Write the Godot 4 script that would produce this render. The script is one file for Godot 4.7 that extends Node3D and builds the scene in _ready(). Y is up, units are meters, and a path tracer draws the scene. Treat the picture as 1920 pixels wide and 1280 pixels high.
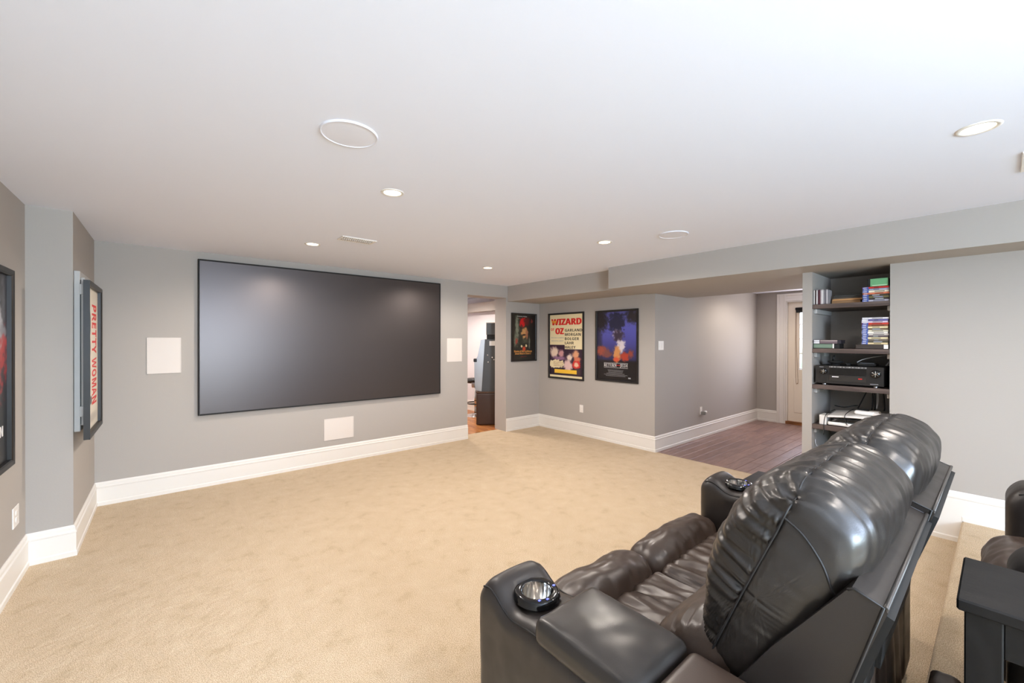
extends Node3D

const H := 2.3            # ceiling height
const XR := 4.848         # right wall face
const XW := 5.316         # face of the short wall with two posters
const ZW := 2.159         # face of the hall's far wall
const XD := 8.756         # face of the wall with the outside door
const XL := -0.2106       # left wall face
const ZB := 7.7           # back wall face
const HS := 2.05          # soffit underside
const RISER := 0.157
# lamp strengths
const K_POT := 0.55
const K_WIN := 3.8
const K_DOOR := 1.2
const POT_COLOR := Color(1.0, 0.955, 0.915)

var M := {}
var taken := {}
var rng := RandomNumberGenerator.new()
var nz := FastNoiseLite.new()


# ---------------------------------------------------------------- naming
func numbered(called: String) -> String:
	if not taken.has(called):
		taken[called] = 0
		return called
	taken[called] += 1
	return "%s_%03d" % [called, taken[called]]


func tag(o: Node3D, label: String, category := "", group := "", kind := "") -> Node3D:
	if label:
		o.set_meta("label", label)
	if category:
		o.set_meta("category", category)
	if group:
		o.set_meta("group", group)
	if kind:
		o.set_meta("kind", kind)
	return o


func thing(called: String, label: String, category: String, at := Vector3.ZERO, turn := 0.0, group := "") -> Node3D:
	var o := Node3D.new()
	o.name = numbered(called)
	add_child(o)
	o.position = at
	o.rotation.y = turn
	tag(o, label, category, group)
	return o


func obj(called: String, st: SurfaceTool, m: Material, parent: Node3D = self, smooth := false) -> MeshInstance3D:
	st.generate_normals()
	var o := MeshInstance3D.new()
	o.mesh = st.commit()
	o.material_override = m
	o.name = numbered(called) if parent == self else called
	parent.add_child(o, true)
	return o


func struct(called: String, st: SurfaceTool, m: Material, label: String, parent: Node3D = self) -> MeshInstance3D:
	var o := obj(called, st, m, parent)
	if parent == self:
		tag(o, label, "", "", "structure")
	return o


# ---------------------------------------------------------------- shapes
func begin(smooth := false) -> SurfaceTool:
	var st := SurfaceTool.new()
	st.begin(Mesh.PRIMITIVE_TRIANGLES)
	st.set_smooth_group(0 if smooth else -1)
	return st


func tri(st: SurfaceTool, a: Vector3, b: Vector3, c: Vector3) -> void:   # a, b, c run counterclockwise seen from outside
	st.add_vertex(a)
	st.add_vertex(c)
	st.add_vertex(b)


func quad(st: SurfaceTool, a: Vector3, b: Vector3, c: Vector3, d: Vector3) -> void:
	tri(st, a, b, c)
	tri(st, a, c, d)


# a box between two corners with chamfered edges
func bx(st: SurfaceTool, lo: Vector3, hi: Vector3, bev := 0.0) -> SurfaceTool:
	var c := (lo + hi) / 2
	var h := (hi - lo) / 2
	var b := minf(bev, minf(h.x, minf(h.y, h.z)) * 0.6)
	if b <= 0.0:
		for ax in 3:
			for s in [-1.0, 1.0]:
				var n := Vector3.ZERO
				n[ax] = s
				var u := Vector3.ZERO
				u[(ax + 1) % 3] = 1
				var v := Vector3.ZERO
				v[(ax + 2) % 3] = s
				quad(st, c + (n - u - v) * h, c + (n + u - v) * h, c + (n + u + v) * h, c + (n - u + v) * h)
		return st
	# corner points: P(sx,sy,sz,axis) lies on the face of that axis
	var p := func(s: Vector3, ax: int) -> Vector3:
		var q := Vector3(h.x - b, h.y - b, h.z - b)
		q[ax] = h[ax]
		return c + q * s
	for ax in 3:
		for sn: float in [-1.0, 1.0]:
			var q := []
			for k: Array in [[-1.0, -1.0], [1.0, -1.0], [1.0, 1.0], [-1.0, 1.0]]:
				var s := Vector3.ZERO
				s[ax] = sn
				s[(ax + 1) % 3] = k[0]
				s[(ax + 2) % 3] = k[1] * sn
				q.append(p.call(s, ax))
			quad(st, q[0], q[1], q[2], q[3])
	for ax in 3:
		var a1 := (ax + 1) % 3
		var a2 := (ax + 2) % 3
		for s1: float in [-1.0, 1.0]:
			for s2: float in [-1.0, 1.0]:
				var lo_s := Vector3.ZERO
				lo_s[ax] = -1
				lo_s[a1] = s1
				lo_s[a2] = s2
				var hi_s := lo_s
				hi_s[ax] = 1
				var q := [p.call(lo_s, a1), p.call(hi_s, a1), p.call(hi_s, a2), p.call(lo_s, a2)]
				if s1 * s2 < 0:
					q.reverse()
				quad(st, q[3], q[2], q[1], q[0])
	for sx: float in [-1.0, 1.0]:
		for sy: float in [-1.0, 1.0]:
			for sz: float in [-1.0, 1.0]:
				var s := Vector3(sx, sy, sz)
				if sx * sy * sz > 0:
					tri(st, p.call(s, 0), p.call(s, 1), p.call(s, 2))
				else:
					tri(st, p.call(s, 0), p.call(s, 2), p.call(s, 1))
	return st


# a box with rounded edges on a grid, bent by a callable position -> position
func rbox(st: SurfaceTool, lo: Vector3, hi: Vector3, r: float, n: Vector3i, bend = null) -> SurfaceTool:
	var c := (lo + hi) / 2
	var h := (hi - lo) / 2
	r = minf(r, minf(h.x, minf(h.y, h.z)))
	for ax in 3:
		for sn: float in [-1.0, 1.0]:
			var a1 := (ax + 1) % 3
			var a2 := (ax + 2) % 3
			var n1: int = n[a1]
			var n2: int = n[a2]
			var g := []
			for i in n1 + 1:
				var row := PackedVector3Array()
				for j in n2 + 1:
					var q := Vector3.ZERO
					q[ax] = sn * h[ax]
					q[a1] = spread(float(i) / n1, h[a1], r)
					q[a2] = spread(float(j) / n2, h[a2], r)
					var inner := q.clamp(-h + Vector3.ONE * r, h - Vector3.ONE * r)
					var d := (q - inner)
					q = c + inner + (d.normalized() * r if r > 0.0 else d)
					row.append(bend.call(q) if bend != null else q)
				g.append(row)
			for i in n1:
				for j in n2:
					if sn > 0:
						quad(st, g[i][j], g[i + 1][j], g[i + 1][j + 1], g[i][j + 1])
					else:
						quad(st, g[i][j], g[i][j + 1], g[i + 1][j + 1], g[i + 1][j])
	return st


func spread(t: float, h: float, r: float) -> float:   # puts more grid lines on the rounded ends
	var k := t * 2 - 1
	var e := clampf(r / h, 0.0, 0.9)
	var m := 0.62 if e > 0.05 else 0.8
	var s := absf(k)
	var x: float
	if s < m:
		x = s / m * (1.0 - e)
	else:
		x = (1.0 - e) + e * tan((s - m) / maxf(1.0 - m, 1e-5) * PI / 4)
	return signf(k) * minf(x, 1.0) * h


# polygon in a plane (counterclockwise seen from +n), swept from origin o along n
func prism(st: SurfaceTool, poly: PackedVector2Array, o: Vector3, u: Vector3, v: Vector3, n: Vector3) -> SurfaceTool:
	var q := PackedVector2Array(poly)
	if Geometry2D.is_polygon_clockwise(q):
		q.reverse()
	var flip := u.cross(v).dot(n) < 0
	var pts := PackedVector3Array()
	for p in q:
		pts.append(o + u * p.x + v * p.y)
	var k := pts.size()
	for i in k:
		var a := pts[i]
		var b := pts[(i + 1) % k]
		if flip:
			quad(st, b, a, a + n, b + n)
		else:
			quad(st, a, b, b + n, a + n)
	var idx := Geometry2D.triangulate_polygon(q)
	for i in range(0, idx.size(), 3):
		var a := pts[idx[i]]
		var b := pts[idx[i + 1]]
		var c := pts[idx[i + 2]]
		if (b - a).cross(c - a).dot(n) < 0:
			var t := b
			b = c
			c = t
		tri(st, a + n, b + n, c + n)
		tri(st, a, c, b)
	return st


func smooth_path(pts: Array, per := 8, closed := false) -> PackedVector3Array:
	var out := PackedVector3Array()
	var n := pts.size()
	var last := n if closed else n - 1
	for i in last:
		var p0: Vector3 = pts[(i - 1 + n) % n] if closed or i > 0 else pts[0]
		var p1: Vector3 = pts[i]
		var p2: Vector3 = pts[(i + 1) % n]
		var p3: Vector3 = pts[(i + 2) % n] if closed or i + 2 < n else pts[n - 1]
		for k in per:
			out.append(p1.cubic_interpolate(p2, p0, p3, float(k) / per))
	if not closed:
		out.append(pts[n - 1])
	return out


func tube(st: SurfaceTool, pts: PackedVector3Array, r: float, seg := 8, closed := false) -> SurfaceTool:
	var n := pts.size()
	var rings := []
	var up := Vector3.UP
	for i in n:
		var a: Vector3 = pts[(i - 1 + n) % n] if closed else pts[maxi(i - 1, 0)]
		var b: Vector3 = pts[(i + 1) % n] if closed else pts[mini(i + 1, n - 1)]
		var t := (b - a).normalized()
		if i == 0:
			up = Vector3.UP if absf(t.y) < 0.9 else Vector3.RIGHT
		var s := t.cross(up).normalized()
		up = s.cross(t).normalized()
		var ring := PackedVector3Array()
		for k in seg:
			var an := TAU * k / seg
			ring.append(pts[i] + (s * cos(an) + up * sin(an)) * r)
		rings.append(ring)
	for i in (n if closed else n - 1):
		var r0: PackedVector3Array = rings[i]
		var r1: PackedVector3Array = rings[(i + 1) % n]
		for k in seg:
			var l := (k + 1) % seg
			quad(st, r0[k], r1[k], r1[l], r0[l])
	if not closed:
		for k in range(1, seg - 1):
			tri(st, rings[0][0], rings[0][k], rings[0][k + 1])
			tri(st, rings[n - 1][0], rings[n - 1][k + 1], rings[n - 1][k])
	return st


# profile of (radius, height) points, running up the outside, turned round the y axis at c
func lathe(st: SurfaceTool, prof: Array, c: Vector3, seg := 32, basis := Basis.IDENTITY) -> SurfaceTool:
	for i in prof.size() - 1:
		var p: Vector2 = prof[i]
		var q: Vector2 = prof[i + 1]
		for k in seg:
			var a := TAU * k / seg
			var b := TAU * (k + 1) / seg
			var da := Vector3(cos(a), 0, -sin(a))
			var db := Vector3(cos(b), 0, -sin(b))
			var v := [da * p.x + Vector3.UP * p.y, db * p.x + Vector3.UP * p.y, db * q.x + Vector3.UP * q.y, da * q.x + Vector3.UP * q.y]
			for j in 4:
				v[j] = c + basis * v[j]
			if p.x > 1e-5:
				tri(st, v[0], v[1], v[2])
			if q.x > 1e-5:
				tri(st, v[0], v[2], v[3])
	return st


func print_quad(at: Vector3, u: Vector3, v: Vector3) -> SurfaceTool:   # at = lower left corner seen from the front, u to the right, v up
	var st := begin()
	var p := [at, at + u, at + u + v, at + v]
	var t := [Vector2(0, 1), Vector2(1, 1), Vector2(1, 0), Vector2(0, 0)]
	for k: int in [0, 2, 1, 0, 3, 2]:
		st.set_uv(t[k])
		st.add_vertex(p[k])
	return st


var fonts := {}
func text_on(parent: Node3D, words: String, m: Material, at: Vector3, right: Vector3, up: Vector3, width: float, height: float, bold := true, serif := false, called := "lettering") -> MeshInstance3D:
	var key := "%s%s" % [bold, serif]
	if not fonts.has(key):
		var f := SystemFont.new()
		f.font_names = PackedStringArray(["Droid Serif" if serif else "Droid Sans"])
		f.font_weight = 700 if bold else 400
		fonts[key] = f
	var t := TextMesh.new()
	t.text = words
	t.font = fonts[key]
	t.font_size = 32
	t.pixel_size = 0.01
	t.depth = 0.02
	t.curve_step = 2.0
	var box := t.get_aabb()
	var mi := MeshInstance3D.new()
	mi.mesh = t
	mi.material_override = m
	mi.name = called
	var n := right.cross(up)
	var sx := width / box.size.x
	var sy := height / box.size.y
	mi.transform = Transform3D(Basis(right * sx, up * sy, n * 0.05), at - (right * sx * box.get_center().x + up * sy * box.get_center().y))
	parent.add_child(mi, true)
	return mi


# ---------------------------------------------------------------- materials
func mat(c: Color, rough := 0.6, metal := 0.0, spec := 0.5) -> StandardMaterial3D:
	var m := StandardMaterial3D.new()
	m.albedo_color = c
	m.roughness = rough
	m.metallic = metal
	m.metallic_specular = spec
	return m


func c8(r: int, g: int, b: int) -> Color:
	return Color8(r, g, b)


func noise_tex(freq: float, oct: int, ramp: Array, size := 512, normal := false, strength := 4.0, kind := FastNoiseLite.TYPE_SIMPLEX_SMOOTH, sd := 1) -> NoiseTexture2D:
	var n := FastNoiseLite.new()
	n.seed = sd
	n.noise_type = kind
	n.frequency = freq
	n.fractal_octaves = oct
	var t := NoiseTexture2D.new()
	t.width = size
	t.height = size
	t.seamless = true
	t.noise = n
	if normal:
		t.as_normal_map = true
		t.bump_strength = strength
	elif ramp.size():
		var g := Gradient.new()
		var off := PackedFloat32Array()
		var col := PackedColorArray()
		for k in ramp:
			off.append(k[0])
			col.append(k[1])
		g.offsets = off
		g.colors = col
		t.color_ramp = g
	return t


func tri_planar(m: StandardMaterial3D, scale: float, world := true) -> StandardMaterial3D:
	m.uv1_triplanar = true
	m.uv1_world_triplanar = world
	m.uv1_scale = Vector3.ONE * scale
	return m


func grain(c1: Color, c2: Color, stretch: Vector3, rough := 0.4, sd := 3) -> StandardMaterial3D:
	var m := mat(Color.WHITE, rough)
	m.albedo_texture = noise_tex(0.012, 4, [[0.25, c1], [0.75, c2]], 256, false, 0, FastNoiseLite.TYPE_SIMPLEX_SMOOTH, sd)
	m.uv1_triplanar = true
	m.uv1_scale = stretch
	return m


func make_materials() -> void:
	M.wall = mat(c8(176, 170, 163), 0.75, 0.0, 0.35)
	tri_planar(M.wall, 3.0)
	M.wall.normal_enabled = true
	M.wall.normal_texture = noise_tex(0.08, 3, [], 256, true, 1.0)
	M.wall.normal_scale = 0.12
	M.ceiling = mat(c8(236, 240, 252), 0.9, 0.0, 0.2)
	M.trim = mat(c8(233, 229, 222), 0.45)
	M.lavender = mat(c8(222, 219, 222), 0.8)
	M.carpet = mat(Color.WHITE, 0.95, 0.0, 0.1)
	M.carpet.albedo_texture = noise_tex(0.022, 5, [[0.1, c8(207, 187, 157)], [0.3, c8(218, 198, 169)], [0.6, c8(221, 201, 173)], [0.9, c8(225, 207, 179)]], 512, false, 0, FastNoiseLite.TYPE_SIMPLEX_SMOOTH, 8)
	tri_planar(M.carpet, 0.55)
	M.carpet.detail_enabled = true
	M.carpet.detail_blend_mode = BaseMaterial3D.BLEND_MODE_MUL
	M.carpet.detail_albedo = noise_tex(0.22, 3, [[0.3, c8(198, 190, 180)], [0.62, c8(255, 255, 255)]], 512, false, 0, FastNoiseLite.TYPE_SIMPLEX, 5)
	M.carpet.detail_uv_layer = BaseMaterial3D.DETAIL_UV_2
	M.carpet.uv2_triplanar = true
	M.carpet.uv2_world_triplanar = true
	M.carpet.uv2_scale = Vector3.ONE * 1.6
	M.carpet.heightmap_enabled = true
	M.carpet.heightmap_texture = noise_tex(0.06, 5, [], 512, false, 0, FastNoiseLite.TYPE_SIMPLEX, 6)
	M.carpet.heightmap_scale = 0.35
	M.carpet.rim_enabled = true
	M.carpet.rim = 0.15
	M.leather = mat(c8(36, 31, 28), 0.4, 0.0, 0.58)
	tri_planar(M.leather, 4.0, false)
	M.leather.normal_enabled = true
	M.leather.normal_texture = noise_tex(0.16, 3, [], 512, true, 3.0, FastNoiseLite.TYPE_SIMPLEX, 11)
	M.leather.normal_scale = 0.1
	M.leather.roughness_texture = noise_tex(0.012, 3, [[0.3, Color(0.86, 0.86, 0.86)], [0.7, Color(1, 1, 1)]], 256)
	M.leather_soft = M.leather.duplicate()
	M.leather_soft.albedo_color = c8(35, 31, 28)
	M.leather_soft.roughness = 0.37
	M.leather_brown = M.leather.duplicate()
	M.leather_brown.albedo_color = c8(62, 49, 41)
	M.leather_side = M.leather.duplicate()
	M.leather_side.albedo_color = c8(34, 28, 25)
	M.leather_side.roughness = 0.44
	M.seam = mat(c8(22, 20, 20), 0.6)
	M.stitch = mat(c8(70, 62, 56), 0.7)
	M.piping = mat(c8(60, 56, 52), 0.4)
	M.black = mat(c8(22, 21, 21), 0.35)
	M.black_matte = mat(c8(18, 18, 18), 0.7)
	M.black_gloss = mat(c8(14, 14, 15), 0.12)
	M.black_wood = grain(c8(14, 13, 13), c8(22, 20, 19), Vector3(6, 1.2, 1.2), 0.55, 4)
	M.black_wood.metallic_specular = 0.35
	M.black_wood.normal_enabled = true
	M.black_wood.normal_texture = noise_tex(0.06, 3, [], 256, true, 3.0)
	M.black_wood.normal_scale = 0.12
	M.frame_black = mat(c8(30, 27, 25), 0.42)
	M.chrome = mat(c8(222, 220, 216), 0.12, 1.0)
	M.steel = mat(c8(180, 180, 182), 0.3, 1.0)
	M.cable_black = mat(c8(18, 18, 20), 0.5)
	M.cable_white = mat(c8(210, 210, 210), 0.5)
	M.plastic_white = mat(c8(240, 236, 230), 0.35)
	M.speaker_white = mat(c8(222, 214, 206), 0.6)
	M.grey_metal = mat(c8(186, 184, 180), 0.5)
	M.shelf = grain(c8(70, 58, 54), c8(98, 84, 78), Vector3(1.0, 8.0, 0.6), 0.45, 21)
	M.wood_orange = []
	M.wood_dark = []
	for k in 4:
		var j := k * 7
		M.wood_orange.append(grain(c8(150 + j, 88 + j, 44 + k * 3), c8(188 + j, 122 + j, 70 + k * 3), Vector3(6, 6, 0.8), 0.3, 30 + k))
		M.wood_dark.append(grain(c8(122 + k * 5, 96 + k * 4, 90 + k * 3), c8(138 + k * 5, 110 + k * 4, 102 + k * 3), Vector3(0.8, 6, 6), 0.42, 40 + k))
	M.sill_wood = grain(c8(120, 74, 36), c8(160, 104, 56), Vector3(3, 3, 0.8), 0.4, 50)
	M.door_white = mat(c8(240, 229, 211), 0.4)
	M.glass = mat(Color(0.9, 0.95, 1.0, 0.06), 0.02)
	M.glass.transparency = BaseMaterial3D.TRANSPARENCY_ALPHA
	M.screen = mat(c8(87, 81, 80), 0.36, 0.8, 0.5)
	M.paper_cream = mat(c8(236, 222, 184), 0.5)
	M.ink_red = mat(c8(216, 38, 34), 0.5)
	M.ink_black = mat(c8(40, 34, 30), 0.5)
	M.ink_yellow = mat(c8(246, 196, 60), 0.5)
	M.ink_white = mat(c8(232, 230, 228), 0.5)
	M.ink_gold = mat(c8(214, 150, 76), 0.5)
	M.ink_grey = mat(c8(150, 150, 152), 0.5)
	M.ink_dark_red = mat(c8(120, 30, 26), 0.5)
	M.lamp_face = mat(c8(255, 250, 240), 0.5)
	M.lamp_face.emission_enabled = true
	M.lamp_face.emission = Color(1.0, 0.93, 0.8)
	M.lamp_face.emission_energy_multiplier = 3.0
	M.led = mat(c8(120, 130, 255), 0.4)
	M.led.emission_enabled = true
	M.led.emission = Color(0.35, 0.4, 1.0)
	M.led.emission_energy_multiplier = 0.18


# ---------------------------------------------------------------- lights and camera
func set_stage() -> void:
	var cam := Camera3D.new()
	cam.name = "camera"
	cam.fov = rad_to_deg(2.0 * atan(640.0 / 770.97))
	cam.near = 0.03
	cam.far = 200.0
	cam.position = Vector3(0.4807, 1.4439, 5.0437)
	cam.basis = Basis.from_euler(Vector3(-0.003, -0.6983, 0.0017))
	add_child(cam)
	cam.current = true
	var e := Environment.new()
	var sky := Sky.new()
	var ps := ProceduralSkyMaterial.new()
	ps.sky_top_color = Color(0.55, 0.7, 0.95)
	ps.sky_horizon_color = Color(0.9, 0.95, 1.0)
	ps.ground_bottom_color = Color(0.45, 0.5, 0.4)
	ps.ground_horizon_color = Color(0.85, 0.9, 0.9)
	ps.sky_energy_multiplier = 1.6
	sky.sky_material = ps
	e.background_mode = Environment.BG_SKY
	e.sky = sky
	e.tonemap_mode = Environment.TONE_MAPPER_LINEAR
	e.tonemap_exposure = 3.4
	e.sdfgi_enabled = true
	e.ssao_enabled = true
	e.ssil_enabled = true
	var w := WorldEnvironment.new()
	w.name = "world"
	w.environment = e
	add_child(w)
	# daylight through the two windows in the wall behind the camera, and through the door glass in the hall
	area("window_light", Vector3(1.2, 1.12, ZB - 0.03), Vector2(1.6, 0.7), Vector3.FORWARD, Color(0.84, 0.93, 0.96), K_WIN * 0.92)
	area("window_light", Vector3(1.2, 1.77, ZB - 0.03), Vector2(1.6, 0.6), Vector3.FORWARD, Color(0.82, 0.89, 1.0), K_WIN * 1.1)
	area("door_light", Vector3(XD - 0.02, 1.5, 3.06), Vector2(0.5, 0.95), Vector3.LEFT, Color(1.0, 0.96, 0.97), K_DOOR)


func area(called: String, at: Vector3, size: Vector2, turn: Vector3, c: Color, energy: float) -> void:
	var l := AreaLight3D.new()
	l.name = numbered(called)
	l.area_size = size
	l.area_normalize_energy = false
	l.light_color = c
	l.light_energy = energy
	l.shadow_enabled = true
	l.area_range = 20.0
	add_child(l)
	l.position = at
	l.basis = Basis.looking_at(turn, Vector3.UP)   # it shines along its -z


func pot(at: Vector2, label: String, energy := 1.0) -> void:
	var t := thing("recessed_light", label, "ceiling light", Vector3(at.x, H, at.y), 0, "recessed ceiling lights")
	obj("trim_ring", lathe(begin(true), [Vector2(0.047, 0.0), Vector2(0.05, -0.004), Vector2(0.062, -0.004), Vector2(0.066, -0.001), Vector2(0.066, 0.002)], Vector3.ZERO, 36), M.trim, t)
	obj("lens", lathe(begin(true), [Vector2(0.0, -0.003), Vector2(0.03, -0.0028), Vector2(0.05, -0.001)], Vector3.ZERO, 28), M.lamp_face, t)
	var l := SpotLight3D.new()
	l.name = "lamp"
	l.light_color = POT_COLOR
	l.light_energy = energy * K_POT
	l.light_size = 0.045
	l.spot_angle = 85.0
	l.spot_angle_attenuation = 0.5
	l.spot_attenuation = 2.0
	l.spot_range = 14.0
	l.shadow_enabled = true
	t.add_child(l)
	l.position = Vector3(0, -0.02, 0)
	l.rotation = Vector3(-PI / 2, 0, 0)


# ---------------------------------------------------------------- the room
func slab(called: String, boxes: Array, m: Material, label: String) -> MeshInstance3D:
	var st := begin()
	for b in boxes:
		bx(st, Vector3(b[0], b[2], b[4]), Vector3(b[1], b[3], b[5]))
	return struct(called, st, m, label)


const BASE := [[0, 0], [0.02, 0], [0.02, 0.03], [0.015, 0.037], [0.015, 0.152], [0.018, 0.157], [0.018, 0.166], [0.011, 0.172], [0.011, 0.19], [0.004, 0.203], [0, 0.203]]


# a run of baseboard from a to b; ma, mb: mitre of its ends, 1 round an outside corner, -1 into an inside corner, 0 square
func base_run(st: SurfaceTool, a: Vector3, b: Vector3, out: Vector3, ma := 0.0, mb := 0.0, lift := 0.0) -> void:
	var d := (b - a).normalized()
	var p0 := PackedVector3Array()
	var p1 := PackedVector3Array()
	for p in BASE:
		var y: float = p[1] + (lift if p[1] > 0.1 else 0.0)
		p0.append(a + out * p[0] + Vector3.UP * y - d * ma * p[0])
		p1.append(b + out * p[0] + Vector3.UP * y + d * mb * p[0])
	var n := p0.size()
	var flip := out.cross(Vector3.UP).dot(d) < 0
	for i in n:
		var k := (i + 1) % n
		if flip:
			quad(st, p0[k], p0[i], p1[i], p1[k])
		else:
			quad(st, p0[i], p0[k], p1[k], p1[i])
	var flat := PackedVector2Array()
	for p in BASE:
		flat.append(Vector2(p[0], p[1]))
	var idx := Geometry2D.triangulate_polygon(flat)
	for i in range(0, idx.size(), 3):
		tri(st, p1[idx[i]], p1[idx[i + 1]], p1[idx[i + 2]])
		tri(st, p0[idx[i]], p0[idx[i + 2]], p0[idx[i + 1]])


func build_room() -> void:
	slab("ceiling", [[-0.6, 9.2, H, H + 0.12, -3.4, ZB + 0.2]], M.ceiling, "smooth white painted ceiling over the whole basement")
	slab("wall_front", [[-0.5, 3.8625, 0, H, -0.285, 0], [3.8625, 4.59, 2.1136, H, -0.285, 0], [4.59, 5.44, 0, H, -0.285, 0]], M.wall, "grey wall that holds the wide dark projection screen")
	slab("wall_left", [[-0.5, XL, 0, H, 1.0469, ZB + 0.2], [-0.5, 0.0, 0, H, 0, 1.0469]], M.wall, "grey left wall with a shallow jog towards the screen")
	slab("wall_right", [[XR, 4.97, 0, H, 4.4756, ZB + 0.2], [4.97, 5.53, 0, H, 4.4756, 4.55], [5.46, 5.53, 0, H, 3.8925, 4.4756], [XR, 5.46, 0, H, 3.8925, 3.965], [5.53, XD, 0, H, 3.8925, 3.965]], M.wall, "grey right wall with the recessed shelf niche")
	slab("wall_hall", [[XW, 5.44, 0, H, 0, ZW], [5.44, 8.9, 0, H, 2.04, ZW]], M.wall, "grey jutting wall with two tall framed posters and a hall side")
	slab("wall_door", [[XD, 8.9, 0, H, ZW, 2.62], [XD, 8.9, 2.13, H, 2.62, 3.5], [XD, 8.9, 0, H, 3.5, 3.9]], M.wall, "dark grey end wall of the hall round the white door")
	slab("wall_back", [[XL, XR, 0, 0.73, ZB, ZB + 0.2], [XL, XR, 2.11, H, ZB, ZB + 0.2], [XL, 0.35, 0.73, 2.11, ZB, ZB + 0.2], [2.05, XR, 0.73, 2.11, ZB, ZB + 0.2]], M.wall, "grey back wall with a daylight window")
	var wst := begin()
	for b in [[0.0, 0.05, 0.73, 2.11], [1.65, 1.7, 0.73, 2.11], [0.05, 1.65, 0.73, 0.79], [0.05, 1.65, 2.05, 2.11], [0.83, 0.87, 0.79, 2.05]]:
		bx(wst, Vector3(0.35 + b[0], b[2], ZB + 0.05), Vector3(0.35 + b[1], b[3], ZB + 0.1), 0.004)
	var wn := struct("window_1", wst, M.trim, "white framed window in the back wall of the room")
	obj("pane", bx(begin(), Vector3(0.4, 0.79, ZB + 0.073), Vector3(2.0, 2.05, ZB + 0.078)), M.glass, wn)
	# the other room behind the doorway
	slab("wall_far", [[5.3, 5.44, 0, H, -3.3, -0.285], [2.5, 5.3, 0, H, -3.3, -3.15], [2.5, 2.62, 0, H, -3.15, -0.285]], M.lavender, "pale lilac walls of the room seen through the doorway")
	slab("soffit", [[5.12, 5.3, 2.0, 2.17, -3.15, -0.285]], M.wall, "grey bulkhead under the ceiling of the room behind the doorway")
	# soffits under the ceiling
	slab("soffit", [[4.6204, XW, HS + 0.009, H, 0, 2.0675]], M.wall, "grey ceiling soffit over the posters, far and set-back section")
	slab("soffit", [[4.4585, 6.1507, HS, H, 2.0675, 3.8925], [4.4585, 5.46, HS, H, 3.8925, 4.4756], [4.4585, 4.9, HS, H, 4.4756, ZB]], M.wall, "long grey ceiling soffit along the right wall, near section")
	# floors
	var fl := slab("floor", [[-0.5, 5.335, -0.12, 0, -0.02, 4.87], [3.8625, 4.59, -0.12, 0, -0.215, -0.02]], M.carpet, "beige plush carpet over the main floor")
	var rs := begin(true)
	rbox(rs, Vector3(-0.4, -0.1, 4.862), Vector3(4.845, RISER, ZB + 0.02), 0.018, Vector3i(40, 14, 40))
	struct("floor_riser", rs, M.carpet, "raised carpeted platform under the second row of seats")
	slab("floor_base", [[2.5, 5.44, -0.2, -0.012, -3.3, -0.2], [5.3, 9.0, -0.2, -0.012, 2.0, 4.0]], M.black_matte, "subfloor under the wooden planks")
	var hall := Node3D.new()
	hall.name = "floor_hall"
	add_child(hall)
	tag(hall, "dark brown wooden plank floor of the hall beside the carpet", "", "", "structure")
	var z := 2.234
	var row := 0
	while z < 3.9 + 0.127:
		var x := 5.336 - rng.randf() * 0.5
		var zb := z - 0.127 if row else 2.159
		while x < XD:
			var ln := 0.62 + rng.randf() * 0.3
			var a := maxf(x, 5.336)
			var b := minf(x + ln, XD)
			if b - a > 0.03 and minf(z, 3.892) - zb > 0.02:
				obj("plank", bx(begin(), Vector3(a + 0.0012, -0.014, zb + 0.0012), Vector3(b - 0.0012, rng.randf() * 0.0008, minf(z, 3.892) - 0.0012), 0.0022), M.wood_dark[rng.randi() % 4], hall)
			x += ln
		z += 0.127
		row += 1
	var far := Node3D.new()
	far.name = "floor_far"
	add_child(far)
	tag(far, "orange brown wooden plank floor of the room behind the doorway", "", "", "structure")
	var px := 3.0
	while px < 5.29:
		var pz := -3.15 + rng.randf() * 0.5 - 0.5
		while pz < -0.216:
			var ln := 0.8 + rng.randf() * 0.5
			var a := maxf(pz, -3.15)
			var b := minf(pz + ln, -0.216)
			var w := minf(px + 0.09, 5.3)
			if px < 3.8 or px > 4.6:
				b = minf(b, -0.285)
			if b - a > 0.03:
				obj("plank", bx(begin(), Vector3(px + 0.001, -0.014, a + 0.001), Vector3(w - 0.001, rng.randf() * 0.0006, b - 0.001), 0.0016), M.wood_orange[rng.randi() % 4], far)
			pz += ln
		px += 0.09
	# baseboards
	var st := begin()
	base_run(st, Vector3(0, 0, 0), Vector3(3.8625, 0, 0), Vector3.BACK, -1)
	struct("baseboard_front", st, M.trim, "tall white baseboard under the projection screen")
	st = begin()
	base_run(st, Vector3(4.592, 0, 0), Vector3(XW, 0, 0), Vector3.BACK, 0, -1)
	struct("baseboard_corner", st, M.trim, "short white baseboard under the small framed poster")
	st = begin()
	base_run(st, Vector3(0, 0, 0), Vector3(0, 0, 1.0469), Vector3.RIGHT, -1, 1)
	base_run(st, Vector3(XL, 0, 1.0469), Vector3(0, 0, 1.0469), Vector3.BACK, -1, 1)
	base_run(st, Vector3(XL, 0, 1.0469), Vector3(XL, 0, 4.862), Vector3.RIGHT, -1)
	base_run(st, Vector3(XL, RISER, 4.862), Vector3(XL, RISER, ZB), Vector3.RIGHT)
	struct("baseboard_left", st, M.trim, "white baseboard round the jog of the left wall")
	st = begin()
	base_run(st, Vector3(XW, 0, 0), Vector3(XW, 0, ZW), Vector3.LEFT, -1, 1)
	base_run(st, Vector3(XW, 0, ZW), Vector3(XD, 0, ZW), Vector3.BACK, 1, -1)
	base_run(st, Vector3(XD, 0, ZW), Vector3(XD, 0, 2.49), Vector3.LEFT, -1)
	struct("baseboard_hall", st, M.trim, "white baseboard round the poster wall and along the hall")
	st = begin()
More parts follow.
